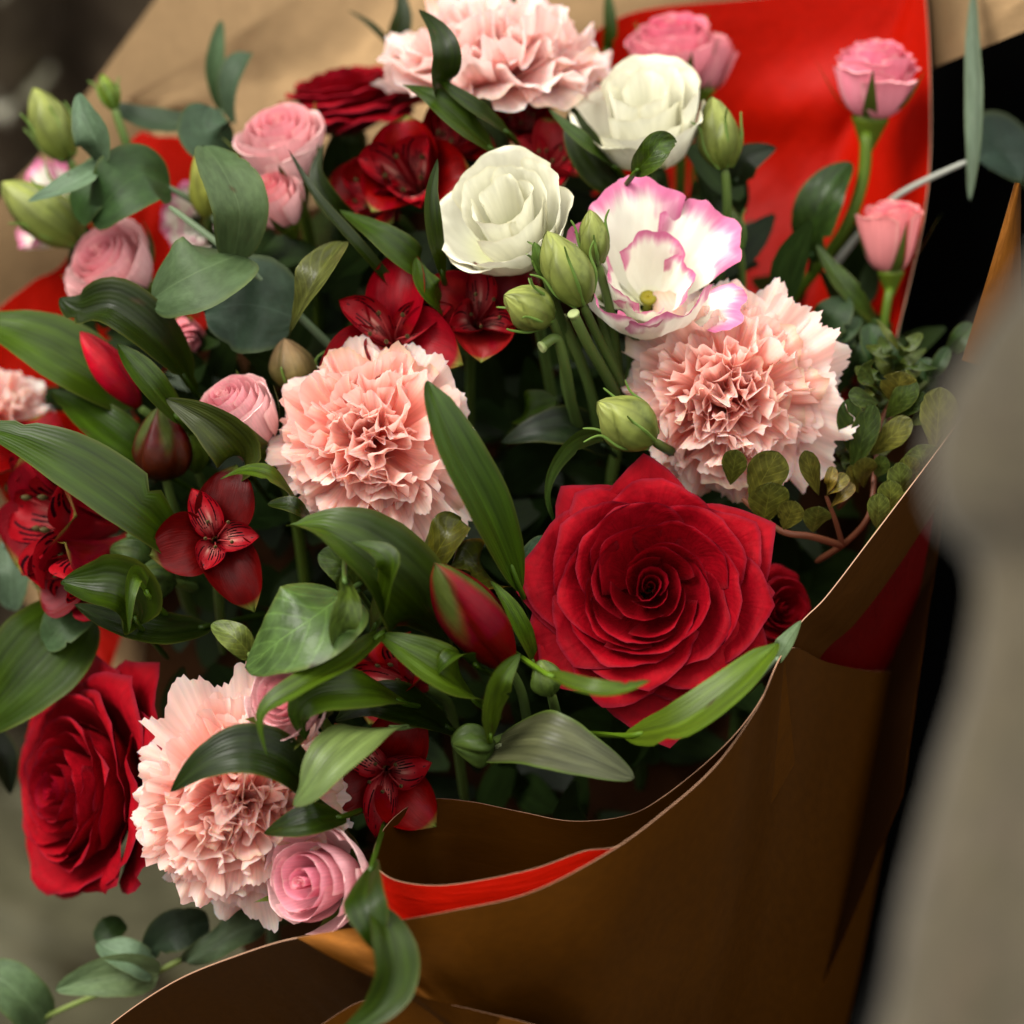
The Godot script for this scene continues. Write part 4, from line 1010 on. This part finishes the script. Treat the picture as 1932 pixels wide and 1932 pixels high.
	leaf("small glossy leaf curl above the side-on red bloom", [[905, 1260, .035], [870, 1235, .05], [840, 1250, .055], [815, 1290, .05]], 22, "lance", "alst", md, Vector3(-0.3, 0.6, 0.7), null, {"fold": 0.4})
	leaf("shaded green leaf below the bright grey veined leaf", [[860, 1380, .01], [780, 1340, .03], [700, 1325, .035], [630, 1360, .03]], 50, "lance", "alst", dk, Vector3(0, 0.6, 0.8), null, {})
	leaf("hanging ribbon leaf in front of the paper rim, upper half", [[704, 1625, .07], [690, 1690, .09], [700, 1745, .095], [716, 1800, .093]], 40, "lance", "alst", md.lerp(dk, 0.4), Vector3(-0.5, 0.2, 0.8), Vector3(0.3, 0.3, 0.9), {"fold": 0.2})
	leaf("twisted ribbon leaf hanging down in front of the dark paper", [[708, 1700, .085], [735, 1770, .097], [742, 1850, .10], [705, 1910, .10], [630, 1960, .095]], 44, "lance", "alst", md.lerp(dk, 0.5), Vector3(0.5, 0.2, 0.8), Vector3(0.3, 0.5, 0.8), {"fold": 0.3, "stalk": false})
	leaf("small green leaf lying on the upper white lisianthus", [[1195, 330, .01], [1222, 300, .018], [1245, 272, .018], [1275, 262, .01]], 30, "oval", "broad", md, Vector3(0.3, 0.3, 0.9), null, {"called": "lisianthus_leaf", "fold": 0.4})
	leaf("dark curved leaf crossing the left side of the top carnation", [[880, 240, -.03], [832, 175, -.01], [842, 105, .0], [825, 55, -.005], [790, 18, -.015]], 32, "lance", "alst", dk, Vector3(0.7, 0.1, 0.7), Vector3(-0.3, 0.4, 0.8), {"fold": 0.3})
	leaf("green leaf slanting below the top carnation towards the red cluster", [[935, 290, -.02], [880, 240, -.005], [815, 185, -.005], [760, 160, -.015]], 38, "lance", "alst", md, Vector3(0.3, 0.5, 0.8), null, {"fold": 0.3})
	leaf("narrow leaf right below the dark curved one on the top carnation", [[965, 258, -.025], [910, 215, -.008], [855, 175, -.005], [818, 135, -.01]], 22, "lance", "alst", dk.lerp(md, 0.5), Vector3(0.4, 0.4, 0.8), null, {"fold": 0.4})
	leaf("slim vertical leaf along the left side of the central white lisianthus", [[838, 530, .0], [818, 450, .015], [812, 370, .018], [826, 298, .01]], 22, "lance", "alst", md.lerp(dk, 0.5), Vector3(0.6, 0.1, 0.8), null, {"fold": 0.35})
	leaf("very long thin leaf crossing from the upper left spray rose to the striped bloom", [[775, 580, -.01], [690, 480, .0], [600, 375, .0], [543, 280, -.01]], 15, "lance", "alst", dk, Vector3(0.5, 0.3, 0.8), null, {"fold": 0.4})
	leaf("green leaf between the red cluster and the striped bloom", [[838, 560, -.02], [790, 505, -.002], [720, 445, .0], [640, 395, -.015]], 44, "lance", "alst", md, Vector3(0.0, 0.7, 0.7), null, {"fold": 0.2})
	leaf("bright little leaf under the slim vertical one", [[845, 600, -.01], [815, 555, .005], [795, 520, .005], [785, 485, .0]], 30, "lance", "alst", br.lerp(md, 0.5), Vector3(0.4, 0.4, 0.8), null, {})
	leaf("curved dark leaf left of the red cluster bloom", [[690, 440, -.035], [630, 390, -.025], [598, 330, -.025], [610, 270, -.03]], 24, "lance", "alst", dk, Vector3(-0.5, 0.4, 0.7), null, {})
	leaf("green leaf wedged between the two white lisianthus blooms", [[1170, 325, -.03], [1115, 280, -.015], [1070, 240, -.015], [1035, 205, -.02]], 22, "lance", "alst", md, Vector3(0.3, 0.6, 0.7), null, {})
	leaf("dark leaf under the upper white lisianthus", [[1190, 380, -.04], [1130, 320, -.03], [1090, 250, -.03], [1080, 200, -.035]], 40, "lance", "alst", dk, Vector3(-0.4, 0.5, 0.7), null, {})
	leaf("ring shaped curled leaf in the dark hollow above the largest rose", [[1165, 815, .0], [1090, 828, .015], [1042, 880, .02], [1030, 940, .02], [1052, 1000, .01]], 24, "lance", "alst", lin(78, 112, 48), Vector3(0.75, -0.3, 0.5), Vector3(0.9, 0.0, 0.35), {"fold": 0.3})
	leaf("shadowed leaf above the ring shaped one", [[1150, 850, -.03], [1090, 810, -.015], [1020, 810, -.012], [945, 835, -.015]], 45, "lance", "alst", lin(46, 62, 36), Vector3(0.1, 0.4, 0.9), null, {})
	leaf("small lit leaf deep in the dark hollow", [[975, 800, -.03], [1000, 770, -.02], [1050, 755, -.02]], 36, "oval", "alst", md, Vector3(0.2, 0.5, 0.8), null, {})
	leaf("glossy round rose leaf before the red paper", [[1530, 495, -.07], [1535, 430, -.058], [1560, 360, -.055], [1605, 305, -.06]], 54, "oval", "broad", lin(52, 78, 34), Vector3(-0.35, 0.35, 0.85), null, {"called": "rose_leaf"})
	leaf("mid green rose leaf below the glossy round one", [[1660, 620, -.06], [1610, 560, -.045], [1570, 510, -.045], [1540, 460, -.05]], 30, "lance", "broad", lin(66, 92, 36), Vector3(0.3, 0.4, 0.8), null, {"called": "rose_leaf"})
	leaf("dark pointed leaf beside the tallest lisianthus bud", [[1385, 350, -.05], [1410, 300, -.045], [1465, 278, -.05]], 32, "lance", "alst", lin(36, 50, 26), fz, null, {})
	leaf("dark leaf hanging at the left edge below the big blurred one", [[-30, 1370, -.05], [8, 1430, -.05], [20, 1500, -.055]], 30, "lance", "alst", lin(26, 36, 20), Vector3(0.2, 0.2, 0.9), null, {})

	var stems := [
		["cut green stem with a pale end below the fattest bud", [[1082, 592, .028], [1110, 650, .018], [1150, 720, .0], [1185, 790, -.02]]],
		["cut green stem with a pale end nearest the striped bloom", [[1022, 655, .022], [1050, 640, .02], [1066, 690, .012], [1078, 760, -.005], [1092, 810, -.02]]],
		["short cut stem end under the pink-edged bloom", [[1192, 625, .0], [1205, 660, -.008], [1212, 720, -.02]]],
		["thick green stem running down between the buds into the dark hollow", [[1128, 560, .0], [1150, 650, -.006], [1176, 740, -.015], [1190, 830, -.03]]],
		["thin green stem crossing behind the other cut stems", [[1060, 600, .004], [1095, 680, -.005], [1120, 760, -.015], [1130, 850, -.03]]],
		["leaning green stem right of the cut stems", [[1180, 560, -.02], [1190, 640, -.02], [1196, 720, -.025], [1190, 800, -.03]]]]
	for q in stems:
		var o := L(q[1][0][0], q[1][0][1], q[1][0][2])
		var th := thing("cut_stem", q[0], "stem", o, "green lisianthus stems in the middle")
		part(th, "stem", tube(locals(q[1], o), 0.0019, 0.0021, lin(104, 124, 62), lin(78, 104, 48)), M.stem)
		var dd := (locals(q[1], o)[1] as Vector3).normalized()
		lathe(th, "cut_end", Vector3.ZERO, frame(-dd), [[0.0018, -0.0012], [0.0022, 0.0], [0.0017, 0.0006], [0.0, 0.0005]], lin(140, 160, 90), lin(190, 200, 140), M.stem)

	eucalyptus()
	lentisk()
	undergrowth()

func eucalyptus() -> void:
	var g := lin(102, 124, 90)
	var gd := lin(62, 92, 48)
	var gr := "eucalyptus branches with grey green leaves"
	var sc := lin(110, 128, 96)
	var a := sprig("eucalyptus_branch", "eucalyptus branch with round grey green leaves between the upper left spray roses", "eucalyptus", [[660, 690, -.03], [550, 582, -.015], [435, 478, -.01], [320, 390, -.02]], 0.0016, sc, gr)
	blade(a, "leaf", [[440, 492, -.005], [452, 400, .008], [420, 320, .004], [385, 275, -.01]], 58, "round", "euc", g, Vector3(0.3, 0.25, 0.9), Vector3(0.3, 0.4, 0.8), {"fold": 0.2})
	blade(a, "leaf", [[455, 482, -.005], [400, 500, .012], [340, 530, .012], [285, 565, .0]], 84, "round", "euc", g, Vector3(-0.1, 0.4, 0.9), Vector3(-0.3, 0.2, 0.9), {"fold": 0.08, "edge": -0.05})
	blade(a, "leaf", [[556, 600, -.012], [500, 580, -.008], [440, 575, -.01], [385, 590, -.015]], 98, "round", "euc", lin(80, 104, 92), Vector3(0.1, 0.2, 0.95), null if false else Vector3(0, 0.2, 0.95), {"fold": 0.08})
	blade(a, "leaf", [[545, 635, -.005], [575, 565, .01], [605, 510, .012], [650, 455, .0]], 46, "obov", "broad", lin(104, 110, 52), Vector3(-0.65, 0.2, 0.7), Vector3(-0.4, 0.4, 0.8), {"fold": 0.4})
	var b := sprig("eucalyptus_branch", "eucalyptus branch with dark green round leaves at the upper left before the gold paper", "eucalyptus", [[470, 480, -.04], [390, 400, -.045], [310, 350, -.04], [190, 300, -.04]], 0.0014, sc, gr)
	blade(b, "leaf", [[322, 355, -.04], [270, 330, -.025], [215, 365, -.02], [175, 420, -.03]], 72, "round", "euc", gd, Vector3(0.2, 0.35, 0.9), Vector3(-0.1, 0.3, 0.9), {"fold": 0.15})
	blade(b, "leaf", [[250, 300, -.035], [205, 325, -.03], [165, 375, -.03], [150, 420, -.035]], 56, "round", "euc", lin(74, 108, 54), Vector3(-0.3, 0.4, 0.8), Vector3(-0.3, 0.3, 0.8), {"fold": 0.15})
	blade(b, "leaf", [[196, 312, -.03], [180, 265, -.02], [160, 220, -.02], [147, 176, -.025]], 40, "heart", "euc", lin(116, 142, 122), Vector3(-0.3, 0.3, 0.9), Vector3(-0.4, 0.3, 0.8), {"fold": 0.35})
	blade(b, "leaf", [[196, 308, -.03], [150, 338, -.02], [100, 360, -.02], [52, 380, -.025]], 28, "heart", "euc", lin(120, 144, 128), Vector3(0.1, 0.6, 0.75), Vector3(0.1, 0.5, 0.8), {"fold": 0.25})
	var c := sprig("eucalyptus_branch", "eucalyptus branch with narrow upright leaves against the gold back paper", "eucalyptus", [[470, 400, -.07], [430, 280, -.08], [415, 205, -.085]], 0.0014, sc, gr)
	blade(c, "leaf", [[418, 215, -.085], [404, 150, -.08], [408, 90, -.08], [418, 38, -.085]], 20, "oval", "euc", lin(84, 112, 78), Vector3(0.3, 0.2, 0.9), Vector3(0.3, 0.2, 0.9), {})
	blade(c, "leaf", [[445, 235, -.08], [440, 170, -.075], [452, 125, -.075], [470, 100, -.08]], 40, "round", "euc", lin(90, 110, 92), Vector3(-0.7, 0.2, 0.6), Vector3(-0.3, 0.3, 0.8), {"fold": 0.5})
	blade(c, "leaf", [[395, 222, -.075], [330, 232, -.07], [265, 222, -.07], [205, 195, -.075]], 32, "oval", "euc", lin(66, 84, 66), Vector3(0.0, 0.5, 0.8), Vector3(0, 0.5, 0.8), {})
	blade(c, "leaf", [[440, 300, -.06], [400, 265, -.05], [385, 235, -.05], [395, 200, -.055]], 62, "round", "euc", lin(74, 98, 78), Vector3(0.1, 0.3, 0.9), Vector3(0.2, 0.3, 0.9), {})
	var d := sprig("eucalyptus_branch", "pale eucalyptus twig reaching out to the upper right before the black coat", "eucalyptus", [[1560, 520, -.08], [1640, 420, -.07], [1705, 362, -.06], [1826, 304, -.05]], 0.0015, lin(170, 172, 160), gr)
	blade(d, "leaf", [[1830, 380, -.05], [1838, 270, -.045], [1840, 170, -.045], [1836, 60, -.05], [1838, -30, -.06]], 26, "oval", "euc", lin(132, 146, 136), Vector3(-0.75, 0.1, 0.6), Vector3(-0.8, 0.1, 0.5), {"fold": 0.15})
	blade(d, "leaf", [[1840, 300, -.07], [1890, 290, -.085], [1940, 300, -.09]], 92, "round", "euc", lin(60, 78, 72), Vector3(0.1, 0.3, 0.9), Vector3(0.1, 0.3, 0.9), {})
	var e := sprig("eucalyptus_branch", "eucalyptus branch with pale grey leaves hanging below the left red rose", "eucalyptus", [[470, 1760, -.03], [360, 1802, -.03], [285, 1838, -.03], [150, 1890, -.035], [60, 1930, -.04]], 0.0013, lin(132, 150, 76), gr)
	blade(e, "leaf", [[300, 1838, -.025], [240, 1836, -.02], [170, 1848, -.02], [105, 1868, -.025]], 46, "heart", "euc", lin(128, 150, 118), Vector3(0.0, -0.2, 0.9), Vector3(-0.1, 0.0, 0.9), {"fold": 0.3})
	blade(e, "leaf", [[288, 1836, -.025], [250, 1810, -.02], [205, 1790, -.022], [188, 1776, -.025]], 38, "heart", "euc", lin(140, 164, 142), Vector3(0.1, 0.6, 0.8), Vector3(0.2, 0.6, 0.8), {"fold": 0.3})
	blade(e, "leaf", [[85, 1935, -.04], [50, 1890, -.03], [5, 1850, -.03], [-40, 1835, -.035]], 52, "round", "euc", lin(104, 128, 94), Vector3(0.1, 0.4, 0.9), Vector3(0, 0.4, 0.9), {})
	blade(e, "leaf", [[395, 1740, -.03], [350, 1750, -.025], [310, 1765, -.025], [275, 1800, -.03]], 42, "round", "euc", lin(66, 84, 66), Vector3(0.0, 0.1, 1), Vector3(0, 0.1, 1), {})
	blade(e, "leaf", [[500, 1735, -.025], [455, 1755, -.02], [410, 1780, -.02], [350, 1815, -.025]], 36, "round", "euc", lin(108, 126, 100), Vector3(0.0, 0.5, 0.9), Vector3(0.2, 0.4, 0.9), {"wave": 0.4})
	blade(e, "leaf", [[235, 1740, -.035], [205, 1755, -.03], [180, 1775, -.03]], 26, "round", "euc", lin(52, 76, 34), Vector3(0.0, 0.4, 1), Vector3(0, 0.4, 1), {})
	leaf("greyish rounded eucalyptus leaf at the left edge under the big red bloom", [[10, 1020, -.05], [20, 1080, -.04], [20, 1150, -.045]], 50, "round", "euc", lin(100, 120, 104), Vector3(-0.3, 0.3, 0.9), null, {"called": "eucalyptus_leaf"})
	leaf("dull grey green leaf over the huge blurred leaf at the left", [[165, 1150, -.02], [120, 1180, -.012], [85, 1220, -.015]], 44, "round", "euc", lin(86, 112, 78), Vector3(-0.1, 0.3, 0.9), null, {"called": "eucalyptus_leaf"})

func lentisk() -> void:
	var lg := lin(104, 116, 50)
	var ol := lin(112, 108, 46)
	var dg := lin(58, 82, 34)
	var og := lin(140, 96, 36)
	var tw := lin(112, 66, 44)
	var gr := "twigs with small oval leaves on the right"
	var a := sprig("leafy_twig", "reddish twig with a row of olive leaflets beside the largest rose", "twig", [[1590, 1030, .0], [1530, 1012, .01], [1470, 1000, .012], [1400, 940, .012]], 0.0014, tw, gr)
	for q in [[1378, 915, 1390, 848, 24], [1415, 948, 1468, 852, 38], [1440, 990, 1455, 910, 40], [1478, 1000, 1500, 945, 26], [1535, 1005, 1545, 955, 27], [1545, 935, 1518, 850, 20]]:
		blade(a, "leaf", [[q[0], q[1], .014], [(q[0] + q[2]) * 0.5, (q[1] + q[3]) * 0.5, .020], [q[2], q[3], .025]], q[4], "obov", "broad", lg.lerp(ol, rng.randf()), Vector3(rng.randf() * 0.4 - 0.2, 0.2, 0.9), Vector3(rng.randf() * 0.4 - 0.2, 0.3, 0.9), {"fold": 0.1})
	part(a, "side_twig", tube(locals([[1590, 1030, .0], [1575, 980, .008], [1558, 935, .012]], origin_of(a)), 0.0011, 0.0007, tw), M.stem)
	for q in [[1558, 938, 1598, 895, 16], [1560, 940, 1572, 880, 13], [1565, 960, 1610, 912, 15]]:
		blade(a, "leaf", [[q[0], q[1], .012], [(q[0] + q[2]) * 0.5, (q[1] + q[3]) * 0.5, .022], [q[2], q[3], .02]], q[4], "obov", "broad", lg.lerp(og, 0.6 * rng.randf()), Vector3(-0.3, 0.4, 0.8), Vector3(0.2, 0.4, 0.8), {"fold": 0.35, "rim": og})
	var b := sprig("leafy_twig", "brown forked twig with shiny green leaves right of the right carnation", "twig", [[1540, 1060, -.01], [1600, 1020, .0], [1640, 970, .005], [1650, 890, .0], [1660, 800, -.01], [1700, 730, -.02]], 0.0012, tw, gr)
	for q in [[1612, 870, 1600, 752, 26, 0], [1605, 900, 1648, 762, 26, 0], [1660, 760, 1600, 745, 20, 0], [1690, 770, 1700, 700, 36, 1], [1670, 790, 1730, 720, 24, 0], [1640, 860, 1720, 790, 26, 1], [1630, 920, 1632, 862, 24, 1], [1650, 900, 1672, 862, 17, 0], [1620, 930, 1600, 880, 17, 1], [1715, 800, 1758, 770, 20, 0], [1695, 790, 1745, 740, 18, 0], [1650, 720, 1625, 690, 26, 0]]:
		blade(b, "leaf", [[q[0], q[1], .0], [(q[0] + q[2]) * 0.5, (q[1] + q[3]) * 0.5, .008], [q[2], q[3], .012]], q[4], "obov", "broad", (dg if q[5] == 0 else ol).lerp(lg, rng.randf() * 0.5), Vector3(rng.randf() * 0.6 - 0.3, 0.25, 0.9), Vector3(rng.randf() * 0.6 - 0.3, 0.3, 0.9), {"fold": 0.12})
	var c := sprig("leafy_twig", "light green leaflet row leaning on the gold paper rim at the right", "twig", [[1630, 1040, .012], [1670, 985, .02], [1710, 930, .02], [1740, 880, .015]], 0.001, lin(120, 130, 50), gr)
	for q in [[1655, 1000, 1660, 930, 22], [1680, 975, 1680, 905, 24], [1702, 945, 1695, 872, 24], [1722, 918, 1712, 858, 20], [1750, 900, 1730, 840, 36], [1765, 860, 1775, 730, 36]]:
		blade(c, "leaf", [[q[0], q[1], .018], [(q[0] + q[2]) * 0.5, (q[1] + q[3]) * 0.5, .023], [q[2], q[3], .026]], q[4], "obov", "broad", lin(112, 126, 56).lerp(ol, rng.randf() * 0.7), Vector3(-0.2 + rng.randf() * 0.4, 0.3, 0.9), Vector3(-0.2, 0.3, 0.9), {"fold": 0.15})
	var d := sprig("leafy_twig", "dark green twig with glossy leaves sticking out to the right over the black coat", "twig", [[1650, 830, -.03], [1700, 760, -.035], [1750, 720, -.04], [1790, 665, -.04]], 0.0012, lin(80, 90, 40), gr)
	for q in [[1780, 680, 1838, 612, 24], [1745, 735, 1790, 655, 17], [1752, 730, 1742, 675, 22], [1690, 740, 1672, 640, 34], [1660, 720, 1640, 610, 30], [1715, 760, 1700, 690, 26]]:
		blade(d, "leaf", [[q[0], q[1], -.04], [(q[0] + q[2]) * 0.5, (q[1] + q[3]) * 0.5, -.03], [q[2], q[3], -.032]], q[4], "obov", "broad", lin(54, 84, 36), Vector3(0.3, 0.4, 0.8), Vector3(0.1, 0.4, 0.9), {"fold": 0.3})
	var e := sprig("leafy_twig", "dark eucalyptus-like twig behind the right carnation under the rose stem", "twig", [[1480, 700, -.05], [1540, 640, -.05], [1600, 600, -.055]], 0.0011, lin(80, 95, 60), gr)
	for q in [[1500, 680, 1530, 590, 34], [1540, 640, 1600, 560, 40], [1560, 650, 1625, 600, 24], [1590, 690, 1600, 620, 20], [1520, 660, 1540, 600, 18], [1610, 700, 1640, 640, 20]]:
		blade(e, "leaf", [[q[0], q[1], -.05], [(q[0] + q[2]) * 0.5, (q[1] + q[3]) * 0.5, -.04], [q[2], q[3], -.042]], q[4], "oval", "euc", lin(64, 88, 56), Vector3(0.1, 0.3, 0.9), Vector3(-0.2, 0.4, 0.8), {"fold": 0.2})

	var h := sprig("leafy_twig", "dense dark twig of tiny oval leaves between the right carnation and the black coat", "twig", [[1580, 960, -.025], [1640, 880, -.02], [1680, 780, -.025], [1700, 660, -.035]], 0.0011, tw, gr)
	for k in 34:
		var v := 0.08 + 0.9 * k / 34.0
		var q := Vector2(1585.0 + 120.0 * v, 950.0 - 300.0 * v)
		var a2 := (rng.randf() * 1.3 + 0.2) * (1.0 if k % 2 == 0 else -1.0) - 1.25
		var ln := rng.randf_range(48, 82)
		var e2 := q + Vector2(cos(a2), sin(a2)) * ln
		var zz := rng.randf_range(-0.03, -0.005)
		blade(h, "leaf", [[q.x, q.y, -.022], [(q.x + e2.x) * 0.5, (q.y + e2.y) * 0.5, zz + 0.006], [e2.x, e2.y, zz]], rng.randf_range(10, 16), "oval", "broad", dg.lerp(lg, rng.randf()), Vector3(rng.randf() - 0.5, 0.4, 0.8), Vector3(rng.randf() - 0.5, 0.5, 0.8), {"fold": 0.12})

# what fills the bouquet behind all that: leaves and stems in its depth, one mass
func undergrowth() -> void:
	var st := SurfaceTool.new()
	st.begin(Mesh.PRIMITIVE_TRIANGLES)
	for i in 760:
		var x := rng.randf_range(120, 1680)
		var y := rng.randf_range(240, 1640)
		var lo := 1720.0 - absf(x - 700.0) * 0.25
		if x > 1150.0:
			lo = 1560.0 - (x - 1150.0) * 1.05
		if y > lo or (x < 330.0 and y > 1180.0) or (x < 230 and y < 480) or (x > 1400 and y < 560) or y < 370.0 or (x < 520.0 and y < 560.0 and y < 900.0 - x):
			continue
		var z := rng.randf_range(-0.105, -0.045)
		var p := L(x, y, z)
		var t := Vector3(rng.randf() - 0.5, rng.randf() - 0.2, rng.randf() * 0.7).normalized()
		var n := Vector3(rng.randf() - 0.5, rng.randf() * 0.5, 0.9)
		n = (n - t * n.dot(t)).normalized()
		var b := t.cross(n)
		var len := rng.randf_range(0.018, 0.04)
		var w := len * rng.randf_range(0.16, 0.3)
		var col := lin(40, 58, 26).lerp(lin(70, 96, 44), rng.randf())
		var q := []
		for k in 7:
			var v := k / 6.0
			var o := w * pow(sin(PI * (0.04 + 0.93 * v)), 0.8)
			var m := p + t * (len * v) - n * (len * 0.35 * v * v)
			q.append([m - b * o + n * o * 0.3, m, m + b * o + n * o * 0.3])
		for k in 6:
			for s in 2:
				for idx in [[k, s], [k + 1, s], [k, s + 1], [k, s + 1], [k + 1, s], [k + 1, s + 1]]:
					st.set_color(col)
					st.set_normal(n)
					st.set_uv(Vector2(idx[1] * 0.5, idx[0] / 6.0))
					st.add_vertex(q[idx[0]][idx[1]])
	var o := MeshInstance3D.new()
	o.name = "foliage_depths"
	o.mesh = st.commit()
	o.material_override = M.alst
	o.transform = Transform3D(BT, BO)
	o.set_meta("kind", "stuff")
	o.set_meta("label", "dark mass of small leaves filling the depth of the bouquet")
	o.set_meta("category", "foliage")
	add_child(o)
